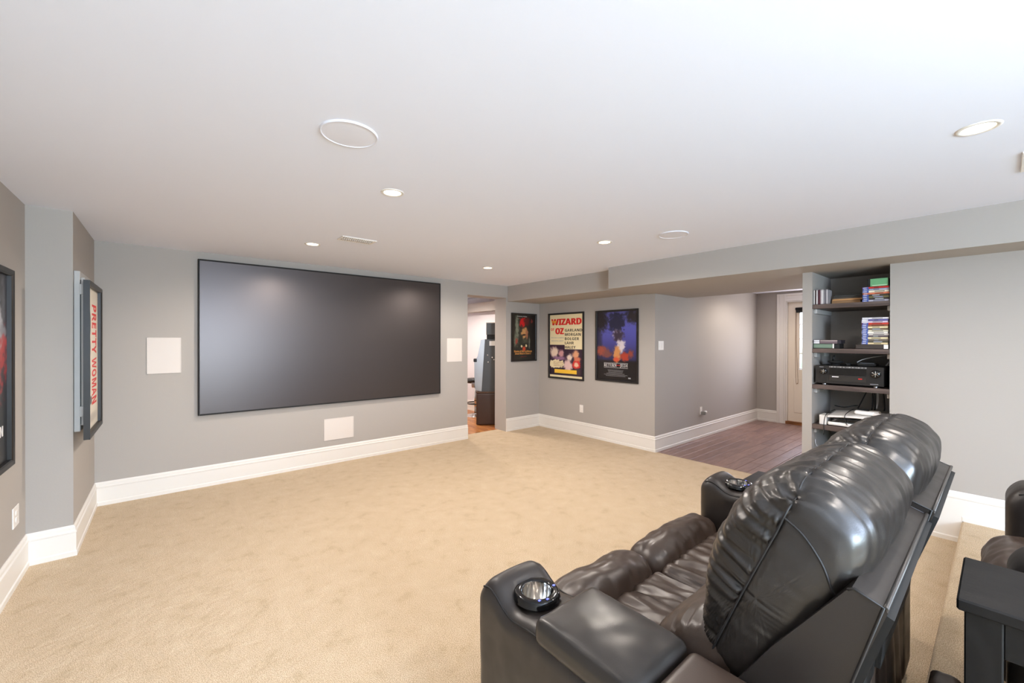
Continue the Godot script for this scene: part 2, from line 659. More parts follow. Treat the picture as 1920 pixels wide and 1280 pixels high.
	base_run(st, Vector3(XR, RISER, 4.866), Vector3(XR, RISER, ZB), Vector3.LEFT)
	base_run(st, Vector3(XR, 0, 4.4756), Vector3(XR, 0, 4.866), Vector3.LEFT, 0, 0, RISER)
	struct("baseboard_right", st, M.trim, "white baseboard of the right wall stepping up onto the platform")
	st = begin()
	base_run(st, Vector3(5.3, 0, -3.15), Vector3(5.3, 0, -0.285), Vector3.LEFT, -1)
	base_run(st, Vector3(5.3, 0, -3.15), Vector3(2.7, 0, -3.15), Vector3.BACK, -1)
	struct("baseboard_far", st, M.trim, "white baseboard in the room behind the doorway")
	# the outside door in the hall
	st = begin()
	var casing := PackedVector2Array([Vector2(0, 0), Vector2(0.02, 0), Vector2(0.02, 0.02), Vector2(0.014, 0.03), Vector2(0.014, 0.09), Vector2(0.03, 0.1), Vector2(0.03, 0.13), Vector2(0, 0.13)])
	prism(st, casing, Vector3(XD, 0, 2.62), Vector3.LEFT, Vector3.FORWARD, Vector3(0, 2.26, 0))
	prism(st, casing, Vector3(XD, 0, 3.5), Vector3.LEFT, Vector3.BACK, Vector3(0, 2.26, 0))
	prism(st, casing, Vector3(XD, 2.13, 2.62), Vector3.LEFT, Vector3.UP, Vector3(0, 0, 0.88))
	bx(st, Vector3(XD, 0.02, 2.62), Vector3(8.86, 2.13, 2.64))
	bx(st, Vector3(XD, 0.02, 3.48), Vector3(8.86, 2.13, 3.5))
	bx(st, Vector3(XD, 2.11, 2.64), Vector3(8.86, 2.13, 3.48))
	struct("trim_1", st, M.trim, "wide white moulded casing round the hall door")
	var d := begin()
	var dx := 8.80
	for b in [[0.02, 0.95, 2.642, 3.478], [0.95, 2.0, 2.642, 2.80], [0.95, 2.0, 3.32, 3.478], [2.0, 2.108, 2.642, 3.478]]:
		bx(d, Vector3(dx, b[0], b[2]), Vector3(dx + 0.045, b[1], b[3]))
	var door := struct("door_1", d, M.door_white, "cream white outside door with a tall window")
	st = begin()
	for b in [[0.97, 2.0, 2.80, 2.815], [0.97, 2.0, 3.305, 3.32], [0.955, 0.97, 2.80, 3.32], [1.98, 2.0, 2.815, 3.305]]:
		bx(st, Vector3(dx - 0.012, b[0], b[2]), Vector3(dx + 0.03, b[1], b[3]), 0.003)
	for k in 3:
		bx(st, Vector3(dx + 0.01, 1.22 + k * 0.25, 2.815), Vector3(dx + 0.025, 1.235 + k * 0.25, 3.305))
	obj("glazing_frame", st, M.door_white, door)
	obj("pane", bx(begin(), Vector3(dx + 0.014, 0.97, 2.815), Vector3(dx + 0.02, 1.98, 3.305)), M.glass, door)
	for k in 2:
		var za: float = [2.73, 3.09][k]
		obj("panel", bx(begin(), Vector3(dx - 0.008, 0.2, za), Vector3(dx + 0.01, 0.8, za + 0.3), 0.008), M.door_white, door)
	slab("trim_2", [[8.74, 8.88, 0.0, 0.05, 2.62, 3.5]], M.sill_wood, "brown wooden sill under the hall door")
	var bl := thing("roller_blind", "rolled up black blind at the top of the hall door window", "blind", Vector3(dx - 0.03, 1.97, 3.06))
	obj("roll", tube(begin(true), PackedVector3Array([Vector3(0, 0.02, -0.3), Vector3(0, 0.02, 0.3)]), 0.024, 14), M.black_matte, bl)
	obj("rail", bx(begin(), Vector3(-0.02, -0.045, -0.29), Vector3(0.008, 0.0, 0.29), 0.004), M.black_matte, bl)
	obj("pull_cord", tube(begin(true), smooth_path([Vector3(-0.01, 0, -0.295), Vector3(-0.01, -0.5, -0.298), Vector3(-0.01, -1.2, -0.29), Vector3(-0.01, -1.25, -0.27), Vector3(-0.01, -1.2, -0.26), Vector3(-0.008, -0.6, -0.285), Vector3(-0.005, 0, -0.288)], 6), 0.003, 6), mat(c8(150, 120, 90), 0.6), bl)


func wall_plate(label: String, at: Vector3, n: Vector3, w := 0.07, h := 0.115, called := "outlet", cat := "outlet") -> Node3D:
	var t := thing(called, label, cat, at)
	t.basis = Basis(Vector3.UP.cross(n), Vector3.UP, n)
	obj("plate", bx(begin(), Vector3(-w / 2, -h / 2, 0), Vector3(w / 2, h / 2, 0.006), 0.002), M.plastic_white, t)
	if called == "outlet":
		for s in [-1, 1]:
			obj("socket", rbox(begin(true), Vector3(-0.017, s * 0.02 - 0.014, 0.004), Vector3(0.017, s * 0.02 + 0.014, 0.0085), 0.002, Vector3i(3, 3, 2)), M.plastic_white, t)
	else:
		for k in (2 if w > 0.1 else 1):
			var cx := 0.0 if w < 0.1 else (k * 2 - 1) * 0.032
			obj("rocker", bx(begin(), Vector3(cx - 0.016, -0.033, 0.004), Vector3(cx + 0.016, 0.033, 0.01), 0.003), M.plastic_white, t)
	return t


func build_fittings() -> void:
	pot(Vector2(1.485, 2.765), "recessed ceiling light beside the large round ceiling speaker")
	pot(Vector2(1.479, 1.079), "recessed ceiling light left of the ceiling vent by the screen")
	pot(Vector2(3.39, 1.129), "recessed ceiling light nearest the doorway beside the screen")
	pot(Vector2(3.405, 2.813), "recessed ceiling light beside the smaller looking round ceiling speaker")
	pot(Vector2(2.98, 4.98), "bright recessed ceiling light above the sofa backs", 0.65)
	pot(Vector2(1.5, 5.6), "recessed ceiling light over the platform behind the front sofa", 0.8)
	pot(Vector2(3.4, 6.7), "recessed ceiling light over the rear right of the room", 0.6)
	# round ceiling speakers
	var speaker_grey := mat(c8(232, 233, 242), 0.8, 0.0, 0.3)
	for k in 2:
		var at: Vector2 = [Vector2(1.062, 3.298), Vector2(3.608, 3.338)][k]
		var t := thing("ceiling_speaker", ["large looking round white ceiling speaker, closest to the camera", "round white ceiling speaker near the right soffit"][k], "speaker", Vector3(at.x, H, at.y), 0, "round ceiling speakers")
		obj("rim", lathe(begin(true), [Vector2(0.106, 0.0), Vector2(0.106, -0.006), Vector2(0.108, -0.008), Vector2(0.112, -0.007), Vector2(0.1135, 0.0)], Vector3.ZERO, 48), speaker_grey, t)
		obj("grille", lathe(begin(true), [Vector2(0.0, -0.006), Vector2(0.08, -0.006), Vector2(0.106, -0.005)], Vector3.ZERO, 48), speaker_grey, t)
	vent(Vector3(1.728, H, 1.495), Vector2(0.29, 0.15), "white slatted ceiling vent in front of the screen", 15)
	vent(Vector3(3.61, H, 5.2), Vector2(0.33, 0.2), "white ceiling vent at the right edge of the photo", 12)
	vent(Vector3(4.62, H, -1.25), Vector2(0.3, 0.16), "small ceiling vent seen through the doorway", 8)
	# flush wall speakers round the screen
	for s in [[0.462, 1.296, 0.245, 0.335, "left of the screen", "square"], [3.636, 1.303, 0.252, 0.335, "between the screen and the doorway", "square"], [2.042, 0.399, 0.338, 0.25, "low on the wall under the screen", "wide"]]:
		var t := thing("wall_speaker", "flush white wall speaker " + s[4], "speaker", Vector3(s[0], s[1], 0), 0, "flush wall speakers round the screen")
		var w: float = s[2] / 2
		var h: float = s[3] / 2
		var st := begin()
		bx(st, Vector3(-w, -h, 0), Vector3(-w + 0.006, h, 0.007), 0.001)
		bx(st, Vector3(w - 0.006, -h, 0), Vector3(w, h, 0.007), 0.001)
		bx(st, Vector3(-w + 0.006, -h, 0), Vector3(w - 0.006, -h + 0.006, 0.007), 0.001)
		bx(st, Vector3(-w + 0.006, h - 0.006, 0), Vector3(w - 0.006, h, 0.007), 0.001)
		obj("rim", st, M.speaker_white, t)
		obj("grille", bx(begin(), Vector3(-w + 0.006, -h + 0.006, 0), Vector3(w - 0.006, h - 0.006, 0.0055)), M.speaker_white, t)
	wall_plate("white wall outlet low on the left wall under the cut-off red poster", Vector3(XL, 0.395, 1.285), Vector3.RIGHT, 0.12, 0.12)
	wall_plate("white wall outlet low between the two tall posters", Vector3(XW, 0.405, 0.932), Vector3.LEFT)
	wall_plate("white light switch on the hall wall by the corner", Vector3(5.459, 1.378, ZW), Vector3.BACK, 0.125, 0.118, "light_switch", "switch")
	var o := wall_plate("white outlet with a plugged in adapter low on the hall wall", Vector3(6.58, 0.4, ZW), Vector3.BACK)
	obj("adapter", bx(begin(), Vector3(-0.01, -0.055, 0.006), Vector3(0.028, -0.008, 0.07), 0.006), mat(c8(140, 138, 134), 0.5), o)
	obj("plug", rbox(begin(true), Vector3(0.028, -0.04, 0.02), Vector3(0.1, -0.008, 0.055), 0.01, Vector3i(5, 4, 4)), M.plastic_white, o)
	# projection screen
	var sc := thing("projection_screen", "wide dark grey projection screen in a thin black frame", "projector screen", Vector3(2.05, 1.4665, 0))
	var hw := 1.339
	var hh := 0.762
	var st := begin()
	for b in [[-hw, -hw + 0.014, -hh, hh], [hw - 0.014, hw, -hh, hh], [-hw + 0.014, hw - 0.014, -hh, -hh + 0.014], [-hw + 0.014, hw - 0.014, hh - 0.014, hh]]:
		bx(st, Vector3(b[0], b[2], 0.0), Vector3(b[1], b[3], 0.04), 0.003)
	obj("frame", st, M.black_matte, sc)
	obj("surface", bx(begin(), Vector3(-hw + 0.012, -hh + 0.012, 0.01), Vector3(hw - 0.012, hh - 0.012, 0.034)), M.screen, sc)
	# grey electrical panel on the jog
	var p := thing("electrical_panel", "grey metal electrical panel behind the framed poster on the jog", "panel", Vector3(0.001, 0.82, 1.03))
	obj("box", bx(begin(), Vector3(0, 0, -0.55), Vector3(0.03, 1.088, 0.0), 0.003), M.grey_metal, p)
	obj("door", bx(begin(), Vector3(0.032, 0.04, -0.5), Vector3(0.052, 1.045, -0.006), 0.003), M.grey_metal, p)
	for y in [0.1, 0.93]:
		obj("hinge", bx(begin(), Vector3(0.026, y, -0.008), Vector3(0.048, y + 0.07, 0.004), 0.002), M.grey_metal, p)
	obj("gap", bx(begin(), Vector3(0.0295, 0.05, -0.49), Vector3(0.0335, 1.03, -0.004)), M.black_matte, p)


func vent(at: Vector3, size: Vector2, label: String, slats: int) -> void:
	var t := thing("ceiling_vent", label, "vent", at)
	var w := size.x / 2
	var d := size.y / 2
	var st := begin()
	for b in [[-w, -w + 0.02, -d, d], [w - 0.02, w, -d, d], [-w + 0.02, w - 0.02, -d, -d + 0.02], [-w + 0.02, w - 0.02, d - 0.02, d]]:
		bx(st, Vector3(b[0], -0.008, b[2]), Vector3(b[1], 0, b[3]), 0.003)
	bx(st, Vector3(-w + 0.02, -0.011, -0.006), Vector3(w - 0.02, -0.002, 0.006), 0.001)
	obj("frame", st, M.plastic_white, t)
	obj("duct", bx(begin(), Vector3(-w + 0.02, -0.0015, -d + 0.02), Vector3(w - 0.02, 0.0, d - 0.02)), mat(c8(165, 163, 162), 0.8), t)
	for k in slats:
		var x := -w + 0.02 + (size.x - 0.04) * (k + 0.5) / slats
		obj("slat", bx(begin(), Vector3(x - 0.0035, -0.011, -d + 0.02), Vector3(x + 0.0035, -0.001, d - 0.02)), M.plastic_white, t)


# ---------------------------------------------------------------- posters
func paint(w: int, h: int, bg: Callable, blobs: Array, rough := 0.0) -> ImageTexture:
	var im := Image.create(w, h, false, Image.FORMAT_RGB8)
	nz.seed = 77
	nz.frequency = 0.05
	for y in h:
		for x in w:
			var u := (x + 0.5) / w
			var v := (y + 0.5) / h
			var c: Color = bg.call(u, v)
			for b in blobs:
				var j := nz.get_noise_2d(x * 1.6 + b[0] * 900, y * 1.6) * rough
				var e := Vector2((u - b[0]) / b[2], (v - b[1]) / b[3]).length() + j
				var s: float = b[5] if b.size() > 5 else 0.3
				c = c.lerp(b[4], 1.0 - smoothstep(1.0 - s, 1.0 + s, e))
			im.set_pixel(x, y, c)
	return ImageTexture.create_from_image(im)


# at = centre on the wall, n = direction into the room
func poster(called: String, label: String, at: Vector3, n: Vector3, w: float, h: float, tex: Texture2D, edge := 0.026, deep := 0.024) -> Node3D:
	var t := thing(called, label, "poster", at)
	t.basis = Basis(Vector3.UP.cross(n), Vector3.UP, n)
	var a := w / 2
	var b := h / 2
	var st := begin()
	# mitred moulding: outer edge high, sloping in
	var prof := [Vector2(0, 0), Vector2(0, deep), Vector2(edge * 0.75, deep - 0.002), Vector2(edge, deep - 0.007), Vector2(edge, 0.004)]
	for i in prof.size() - 1:
		var p: Vector2 = prof[i]
		var q: Vector2 = prof[i + 1]
		var c0 := [Vector3(-a + p.x, -b + p.x, p.y), Vector3(a - p.x, -b + p.x, p.y), Vector3(a - p.x, b - p.x, p.y), Vector3(-a + p.x, b - p.x, p.y)]
		var c1 := [Vector3(-a + q.x, -b + q.x, q.y), Vector3(a - q.x, -b + q.x, q.y), Vector3(a - q.x, b - q.x, q.y), Vector3(-a + q.x, b - q.x, q.y)]
		for k in 4:
			quad(st, c0[k], c0[(k + 1) % 4], c1[(k + 1) % 4], c1[k])
	obj("frame", st, M.frame_black, t)
	var m := mat(Color.WHITE, 0.35)
	m.albedo_texture = tex
	obj("print", print_quad(Vector3(-a + edge, -b + edge, 0.006), Vector3(w - 2 * edge, 0, 0), Vector3(0, h - 2 * edge, 0)), m, t)
	inner[t] = Vector2(w - 2 * edge, h - 2 * edge)
	obj("backing", bx(begin(), Vector3(-a + 0.004, -b + 0.004, 0), Vector3(a - 0.004, b - 0.004, 0.005)), M.black_matte, t)
	return t


var inner := {}
# flat print on a poster: u, v = centre in shares of the print, from its upper left corner
func ink(p: Node3D, words: String, m: Material, u: float, v: float, tw: float, th: float, bold := true, serif := false) -> void:
	var q: Vector2 = inner[p]
	text_on(p, words, m, Vector3((u - 0.5) * q.x, (0.5 - v) * q.y, 0.0065), Vector3.RIGHT, Vector3.UP, tw * q.x, th * q.y, bold, serif)


func build_posters() -> void:
	var R := Vector3.RIGHT
	var U := Vector3.UP
	var zt := 0.0065
	# tall cream poster
	var cream := c8(238, 222, 178)
	var plum := c8(66, 38, 62)
	var t1 := paint(120, 180, func(u, v):
		if v > 0.965: return cream
		var left: bool = u < 0.47
		if v < (0.485 if left else 0.552): return cream
		return plum.lerp(c8(40, 24, 40), v)
		, [[0.14, 0.6, 0.13, 0.08, c8(232, 206, 186), 0.4], [0.36, 0.62, 0.08, 0.06, c8(204, 150, 150), 0.4], [0.3, 0.7, 0.2, 0.03, c8(150, 110, 140), 0.5], [0.8, 0.63, 0.09, 0.06, c8(222, 160, 120), 0.4], [0.62, 0.68, 0.08, 0.05, c8(236, 214, 196), 0.4], [0.84, 0.72, 0.1, 0.05, c8(210, 120, 90), 0.4],
		[0.22, 0.79, 0.27, 0.065, cream, 0.1], [0.57, 0.81, 0.13, 0.08, c8(226, 190, 184), 0.3], [0.82, 0.79, 0.13, 0.065, c8(208, 44, 38), 0.12], [0.82, 0.79, 0.06, 0.035, c8(235, 190, 160), 0.4], [0.85, 0.9, 0.1, 0.05, c8(70, 50, 56), 0.4]], 0.35)
	var w := 0.745
	var h := 1.052
	var iw := w - 0.052
	var ih := h - 0.052
	var p := poster("framed_poster", "black framed cream poster with big red title and black names", Vector3(XW, 1.355, 0.611), Vector3.LEFT, w, h, t1)
	for k in 3:   # heavy strokes: the same letters three times, a little apart
		var z := zt + 0.0004 * k
		text_on(p, "WIZARD", M.ink_red, Vector3((0.005 + (k - 1) * 0.011) * iw, (0.385 - (k % 2) * 0.004) * ih, z), R, U, 0.91 * iw, 0.096 * ih)
		text_on(p, "OZ", M.ink_red, Vector3((-0.19 + (k - 1) * 0.012) * iw, (0.238 - (k % 2) * 0.004) * ih, z), R, U, 0.25 * iw, 0.096 * ih)
	text_on(p, "THE", M.ink_yellow, Vector3((0.135 - 0.5) * iw, (0.5 - 0.115) * ih, zt + 0.0014), R, U, 0.15 * iw, 0.04 * ih)
	ink(p, "OF", M.ink_red, 0.08, 0.235, 0.11, 0.042)
	var nm := ["GARLAND", "MORGAN", "BOLGER", "LAHR", "HALEY"]
	var nw := [0.51, 0.47, 0.42, 0.27, 0.32]
	for k in 5:
		ink(p, nm[k], M.ink_black, 0.475 + nw[k] / 2, 0.253 + k * 0.0665, nw[k], 0.043)
	ink(p, "VICTOR FLEMING", M.ink_grey, 0.24, 0.37, 0.42, 0.018, false)
	ink(p, "MERVYN LEROY", M.ink_grey, 0.24, 0.42, 0.38, 0.02, false)
	for k in 3:
		ink(p, ["BURKE", "HAMILTON", "GRAPEWIN"][k], M.ink_dark_red, 0.27, 0.765 + k * 0.027, 0.3, 0.013, false)
	obj("banner", bx(begin(), Vector3((0.15 - 0.5) * iw, (0.5 - 0.935) * ih, 0.006), Vector3((0.83 - 0.5) * iw, (0.5 - 0.875) * ih, 0.0068)), M.ink_yellow, p)
	# tall dark blue poster: a plain night-blue stand-in for the artwork
	var t2 := paint(120, 180, func(u, v):
		var night := c8(96, 98, 186).lerp(c8(66, 62, 146), v)
		var k := smoothstep(0.3, 0.0, absf(v - 0.25) * 0.5 + (0.16 - u if u < 0.16 else 0.0) * 2.0)
		return c8(26, 22, 22).lerp(night, smoothstep(0.74, 0.69, v) * (0.35 + 0.65 * k))
		, [[0.08, 0.12, 0.2, 0.16, c8(34, 28, 34), 0.5], [0.93, 0.08, 0.2, 0.09, c8(38, 32, 38), 0.5], [0.5, 0.16, 0.2, 0.15, c8(38, 38, 66), 0.25], [0.52, 0.34, 0.1, 0.06, c8(214, 196, 214), 0.5], [0.55, 0.36, 0.13, 0.08, c8(60, 48, 66), 0.4], [0.62, 0.5, 0.1, 0.09, c8(210, 200, 206), 0.4],
		[0.12, 0.58, 0.16, 0.07, c8(150, 74, 58), 0.4], [0.28, 0.62, 0.12, 0.05, c8(120, 70, 64), 0.4], [0.52, 0.62, 0.09, 0.11, c8(204, 140, 84), 0.4], [0.72, 0.66, 0.12, 0.06, c8(170, 62, 44), 0.4], [0.86, 0.61, 0.06, 0.05, c8(140, 66, 56), 0.4], [0.5, 0.7, 0.06, 0.04, c8(206, 84, 54), 0.5]], 0.5)
	w = 0.71
	h = 1.012
	iw = w - 0.052
	ih = h - 0.052
	p = poster("framed_poster", "black framed dark blue poster with white title, nearest the hall corner", Vector3(XW, 1.368, 1.565), Vector3.LEFT, w, h, t2)
	ink(p, "RETURN", M.ink_white, 0.345, 0.785, 0.33, 0.045, false, true)
	ink(p, "OF THE", M.ink_red, 0.555, 0.785, 0.09, 0.016, true)
	ink(p, "JEDI", M.ink_white, 0.69, 0.79, 0.19, 0.055, false, true)
	for k in 2:
		obj("rule", bx(begin(), Vector3((0.18 - 0.5) * iw, (0.5 - [0.752, 0.822][k]) * ih - 0.0015, 0.006), Vector3((0.79 - 0.5) * iw, (0.5 - [0.752, 0.822][k]) * ih + 0.0015, 0.0068)), M.ink_white, p)
	for k in 6:
		var cw: float = [0.4, 0.38, 0.36, 0.46, 0.6, 0.5][k]
		obj("credit_line", bx(begin(), Vector3((0.48 - 0.5 - cw / 2) * iw, (0.5 - 0.857 - k * 0.017) * ih - 0.002, 0.006), Vector3((0.48 - 0.5 + cw / 2) * iw, (0.5 - 0.857 - k * 0.017) * ih + 0.002, 0.0066)), M.ink_grey, p)
	obj("credit_line", bx(begin(), Vector3((0.8 - 0.5) * iw, (0.5 - 0.97) * ih, 0.006), Vector3((0.86 - 0.5) * iw, (0.5 - 0.95) * ih, 0.0066)), M.ink_grey, p)
	# smaller dark poster beside the doorway: plain stand-in of dark greens with a red and a tan patch
	var t3 := paint(100, 150, func(u, v): return c8(40, 42, 34).lerp(c8(22, 18, 16), clampf(absf(u - 0.35) * 1.8, 0, 1)),
		[[0.2, 0.3, 0.07, 0.3, c8(120, 126, 108), 0.6], [0.12, 0.55, 0.05, 0.14, c8(104, 110, 92), 0.6], [0.18, 0.58, 0.05, 0.06, c8(150, 62, 50), 0.5], [0.46, 0.16, 0.15, 0.1, c8(196, 20, 24), 0.2], [0.62, 0.14, 0.12, 0.09, c8(84, 24, 22), 0.5], [0.52, 0.4, 0.14, 0.12, c8(196, 146, 92), 0.4], [0.62, 0.42, 0.05, 0.1, c8(160, 104, 74), 0.4], [0.5, 0.45, 0.1, 0.02, c8(40, 26, 20), 0.5], [0.85, 0.14, 0.05, 0.05, c8(110, 40, 34), 0.5], [0.74, 0.62, 0.03, 0.13, c8(110, 112, 98), 0.6], [0.4, 0.7, 0.04, 0.03, c8(226, 206, 160), 0.4], [0.6, 0.69, 0.04, 0.03, c8(226, 206, 160), 0.4], [0.5, 0.76, 0.08, 0.05, c8(190, 66, 36), 0.5], [0.55, 0.58, 0.12, 0.05, c8(70, 72, 58), 0.6]], 0.6)
	w = 0.548
	h = 0.782
	iw = w - 0.052
	ih = h - 0.052
	p = poster("framed_poster", "small black framed dark poster with a red patch beside the doorway", Vector3(4.966, 1.492, 0), Vector3.BACK, w, h, t3)
	ink(p, "Johnny Depp", M.ink_white, 0.42, 0.035, 0.42, 0.022, false, true)
	ink(p, "Pirates of the Caribbean", M.ink_gold, 0.46, 0.81, 0.78, 0.045, true, true)
	ink(p, "Dead Man's Chest 2", M.ink_gold, 0.46, 0.862, 0.7, 0.04, true, true)
	ink(p, "JULY 7", M.ink_dark_red, 0.48, 0.935, 0.26, 0.03)
	# cream poster on the electrical panel, seen almost edge on
	var t4 := paint(100, 150, func(_u, _v): return c8(232, 222, 204),
		[[0.3, 0.13, 0.06, 0.045, c8(96, 64, 48), 0.2], [0.3, 0.25, 0.11, 0.1, c8(58, 50, 46), 0.2], [0.27, 0.42, 0.12, 0.14, c8(64, 56, 52), 0.2], [0.22, 0.62, 0.06, 0.2, c8(58, 50, 48), 0.2], [0.34, 0.64, 0.05, 0.18, c8(70, 62, 58), 0.2], [0.2, 0.81, 0.08, 0.025, c8(40, 34, 32), 0.2], [0.42, 0.8, 0.07, 0.03, c8(60, 50, 46), 0.2], [0.5, 0.93, 0.4, 0.03, c8(190, 180, 166), 0.6]], 0.1)
	w = 0.70
	h = 1.07
	iw = w - 0.06
	ih = h - 0.06
	p = poster("framed_poster", "black framed cream poster with red vertical title seen edge on", Vector3(0.0545, 1.308, 0.765), Vector3.RIGHT, w, h, t4, 0.03, 0.032)
	text_on(p, "PRETTY", M.ink_red, Vector3((0.69 - 0.5) * iw, (0.5 - 0.29) * ih, zt), Vector3.DOWN, Vector3.RIGHT, 0.36 * ih, 0.36 * iw)
	text_on(p, "WOMAN", M.ink_red, Vector3((0.69 - 0.5) * iw, (0.5 - 0.67) * ih, zt), Vector3.DOWN, Vector3.RIGHT, 0.34 * ih, 0.36 * iw)
	# large dark and red poster cut off by the left edge
	var t5 := paint(120, 180, func(u, v): return c8(50, 46, 48).lerp(c8(26, 24, 24), smoothstep(0.4, 0.8, v)),
		[[0.62, 0.46, 0.3, 0.2, c8(150, 40, 40), 0.4], [0.86, 0.38, 0.16, 0.09, c8(172, 62, 58), 0.5], [0.6, 0.1, 0.14, 0.2, c8(140, 40, 42), 0.4], [0.82, 0.25, 0.06, 0.1, c8(176, 176, 180), 0.6], [0.9, 0.14, 0.05, 0.12, c8(96, 96, 100), 0.7], [0.9, 0.3, 0.09, 0.03, c8(140, 140, 146), 0.7]], 0.9)
	w = 0.745
	h = 1.095
	iw = w - 0.064
	ih = h - 0.064
	p = poster("framed_poster", "dark poster with red figure shape cut off by the left photo edge", Vector3(XL, 1.285, 1.808), Vector3.RIGHT, w, h, t5, 0.032, 0.03)
	text_on(p, "SPIDER-MAN", M.ink_white, Vector3((0.49 - 0.5) * iw, (0.5 - 0.83) * ih, zt), R, U, 0.8 * iw, 0.055 * ih)
	text_on(p, "THE AMAZING", M.ink_white, Vector3((0.5 - 0.5) * iw, (0.5 - 0.785) * ih, zt), R, U, 0.4 * iw, 0.02 * ih)
	text_on(p, "IN 3D", M.ink_white, Vector3((0.68 - 0.5) * iw, (0.5 - 0.875) * ih, zt), R, U, 0.12 * iw, 0.02 * ih)


# ---------------------------------------------------------------- sofas
# closed side profile (z, y) -> evenly spaced smooth ring, counterclockwise in (z, y)
func ring_of(pts: Array, n: int) -> PackedVector2Array:
	var p3 := []
	for p in pts:
		p3.append(Vector3(p[0], p[1], 0))
	var dense := smooth_path(p3, 16, true)
	var tot := 0.0
	var lens := [0.0]
	for i in dense.size():
		tot += dense[i].distance_to(dense[(i + 1) % dense.size()])
		lens.append(tot)
	var out := PackedVector2Array()
	var k := 0
	for i in n:
		var want := tot * i / n
		while lens[k + 1] < want:
			k += 1
		var f: float = (want - lens[k]) / maxf(lens[k + 1] - lens[k], 1e-6)
		var q: Vector3 = dense[k].lerp(dense[(k + 1) % dense.size()], f)
		out.append(Vector2(q.x, q.y))
	return out


class Pillow:
	var ring: PackedVector2Array
	var nor := PackedVector2Array()
	var c := Vector2.ZERO
	var x0: float
	var x1: float
	var e: float
	var f: float
	var bump = null      # (ring share 0..1, s -1..1, end share t 0..1) -> metres along the normal
	var bulge := 0.012
	var side = null         # (z, y) -> metres outward, on and near the ends

	func prepare() -> void:
		var n := ring.size()
		for p in ring:
			c += p / n
		var area := 0.0
		for i in n:
			area += ring[i].cross(ring[(i + 1) % n])
		if area < 0:
			var first := ring[0]
			ring.reverse()
			ring.insert(0, first)
			ring.remove_at(n)
		for i in n:
			var d := (ring[(i + 1) % n] - ring[(i - 1 + n) % n]).normalized()
			nor.append(Vector2(d.y, -d.x))

	func at(a: float, s: float) -> Vector3:
		var n := ring.size()
		var i := int(floor(a * n)) % n
		var fr: float = a * n - floorf(a * n)
		var j := (i + 1) % n
		var p := ring[i].lerp(ring[j], fr)
		var half := (x1 - x0) / 2
		var d := half * (1.0 - absf(s))
		var t := clampf(1.0 - d / e, 0.0, 1.0)
		var k := 1.0 - (1.0 - f) * (1.0 - sqrt(maxf(0.0, 1.0 - t * t)))
		p = c + (p - c) * k
		var b: float = bump.call(a, s, t) if bump != null else 0.0
		var nn := nor[i].lerp(nor[j], fr)
		var dx := 0.0
		if side != null and t > 0.0:
			var g: float = side.call(p.x, p.y)
			b += g * smoothstep(0.15, 0.6, t) * sqrt(maxf(0.0, 1.0 - t * t))
			dx = g * t * smoothstep(0.15, 0.6, t)
		p += nn * b
		return Vector3((x0 + x1) / 2 + half * s + dx * signf(s), p.y, p.x)

	# the point of the surface at its left (side -1) or right (+1) end that lies at (z, y)
	func on_end(z: float, y: float, side: float) -> Vector3:
		var dir := Vector2(z, y) - c
		var best := 0
		var bd := -2.0
		for i in ring.size():
			var v := (ring[i] - c).normalized().dot(dir.normalized())
			if v > bd:
				bd = v
				best = i
		var k := dir.length() / (ring[best] - c).length()
		var half := (x1 - x0) / 2
		if k >= f:
			var q := clampf(1.0 - (1.0 - k) / (1.0 - f), 0.0, 1.0)
			var t := sqrt(maxf(0.0, 1.0 - q * q))
			var x := half - e * (1.0 - t)
			return Vector3((x0 + x1) / 2 + side * x, y, z)
		var r := k / f
		return Vector3((x0 + x1) / 2 + side * (half + bulge * (1.0 - r * r)), y, z)


func pillow_mesh(p: Pillow, m: int) -> SurfaceTool:
	var st := begin(true)
	var n := p.ring.size()
	var rows := []
	var half := (p.x1 - p.x0) / 2
	for k in 18:     # left cap
		rows.append([-1.0, k / 18.0])
	for j in m + 1:
		var q := float(j) / m * 2 - 1
		# more rows on the rounded ends
		var s := signf(q) * (1.0 - pow(1.0 - absf(q), 1.55))
		rows.append([s, 1.0])
	for k in 18:
		rows.append([1.0, (17 - k) / 18.0])
	var grid := []
	for r in rows:
		var line := PackedVector3Array()
		for i in n:
			var v := p.at(float(i) / n, r[0])
			if r[1] < 1.0:
				var w: float = r[1]
				var cy := p.c.y + (v.y - p.c.y) * w
				var cz := p.c.x + (v.z - p.c.x) * w
				var cx: float = (p.x1 if r[0] > 0.0 else p.x0) + r[0] * p.bulge * (1.0 - w * w)
				if p.side != null:
					cx += r[0] * float(p.side.call(cz, cy))
				v = Vector3(cx, cy, cz)
			line.append(v)
		grid.append(line)
	for j in grid.size() - 1:
		for i in n:
			var k := (i + 1) % n
			quad(st, grid[j][i], grid[j][k], grid[j + 1][k], grid[j + 1][i])
	return st


func gather(x: float, seed_at: float) -> float:
	return nz.get_noise_2d(x, seed_at)


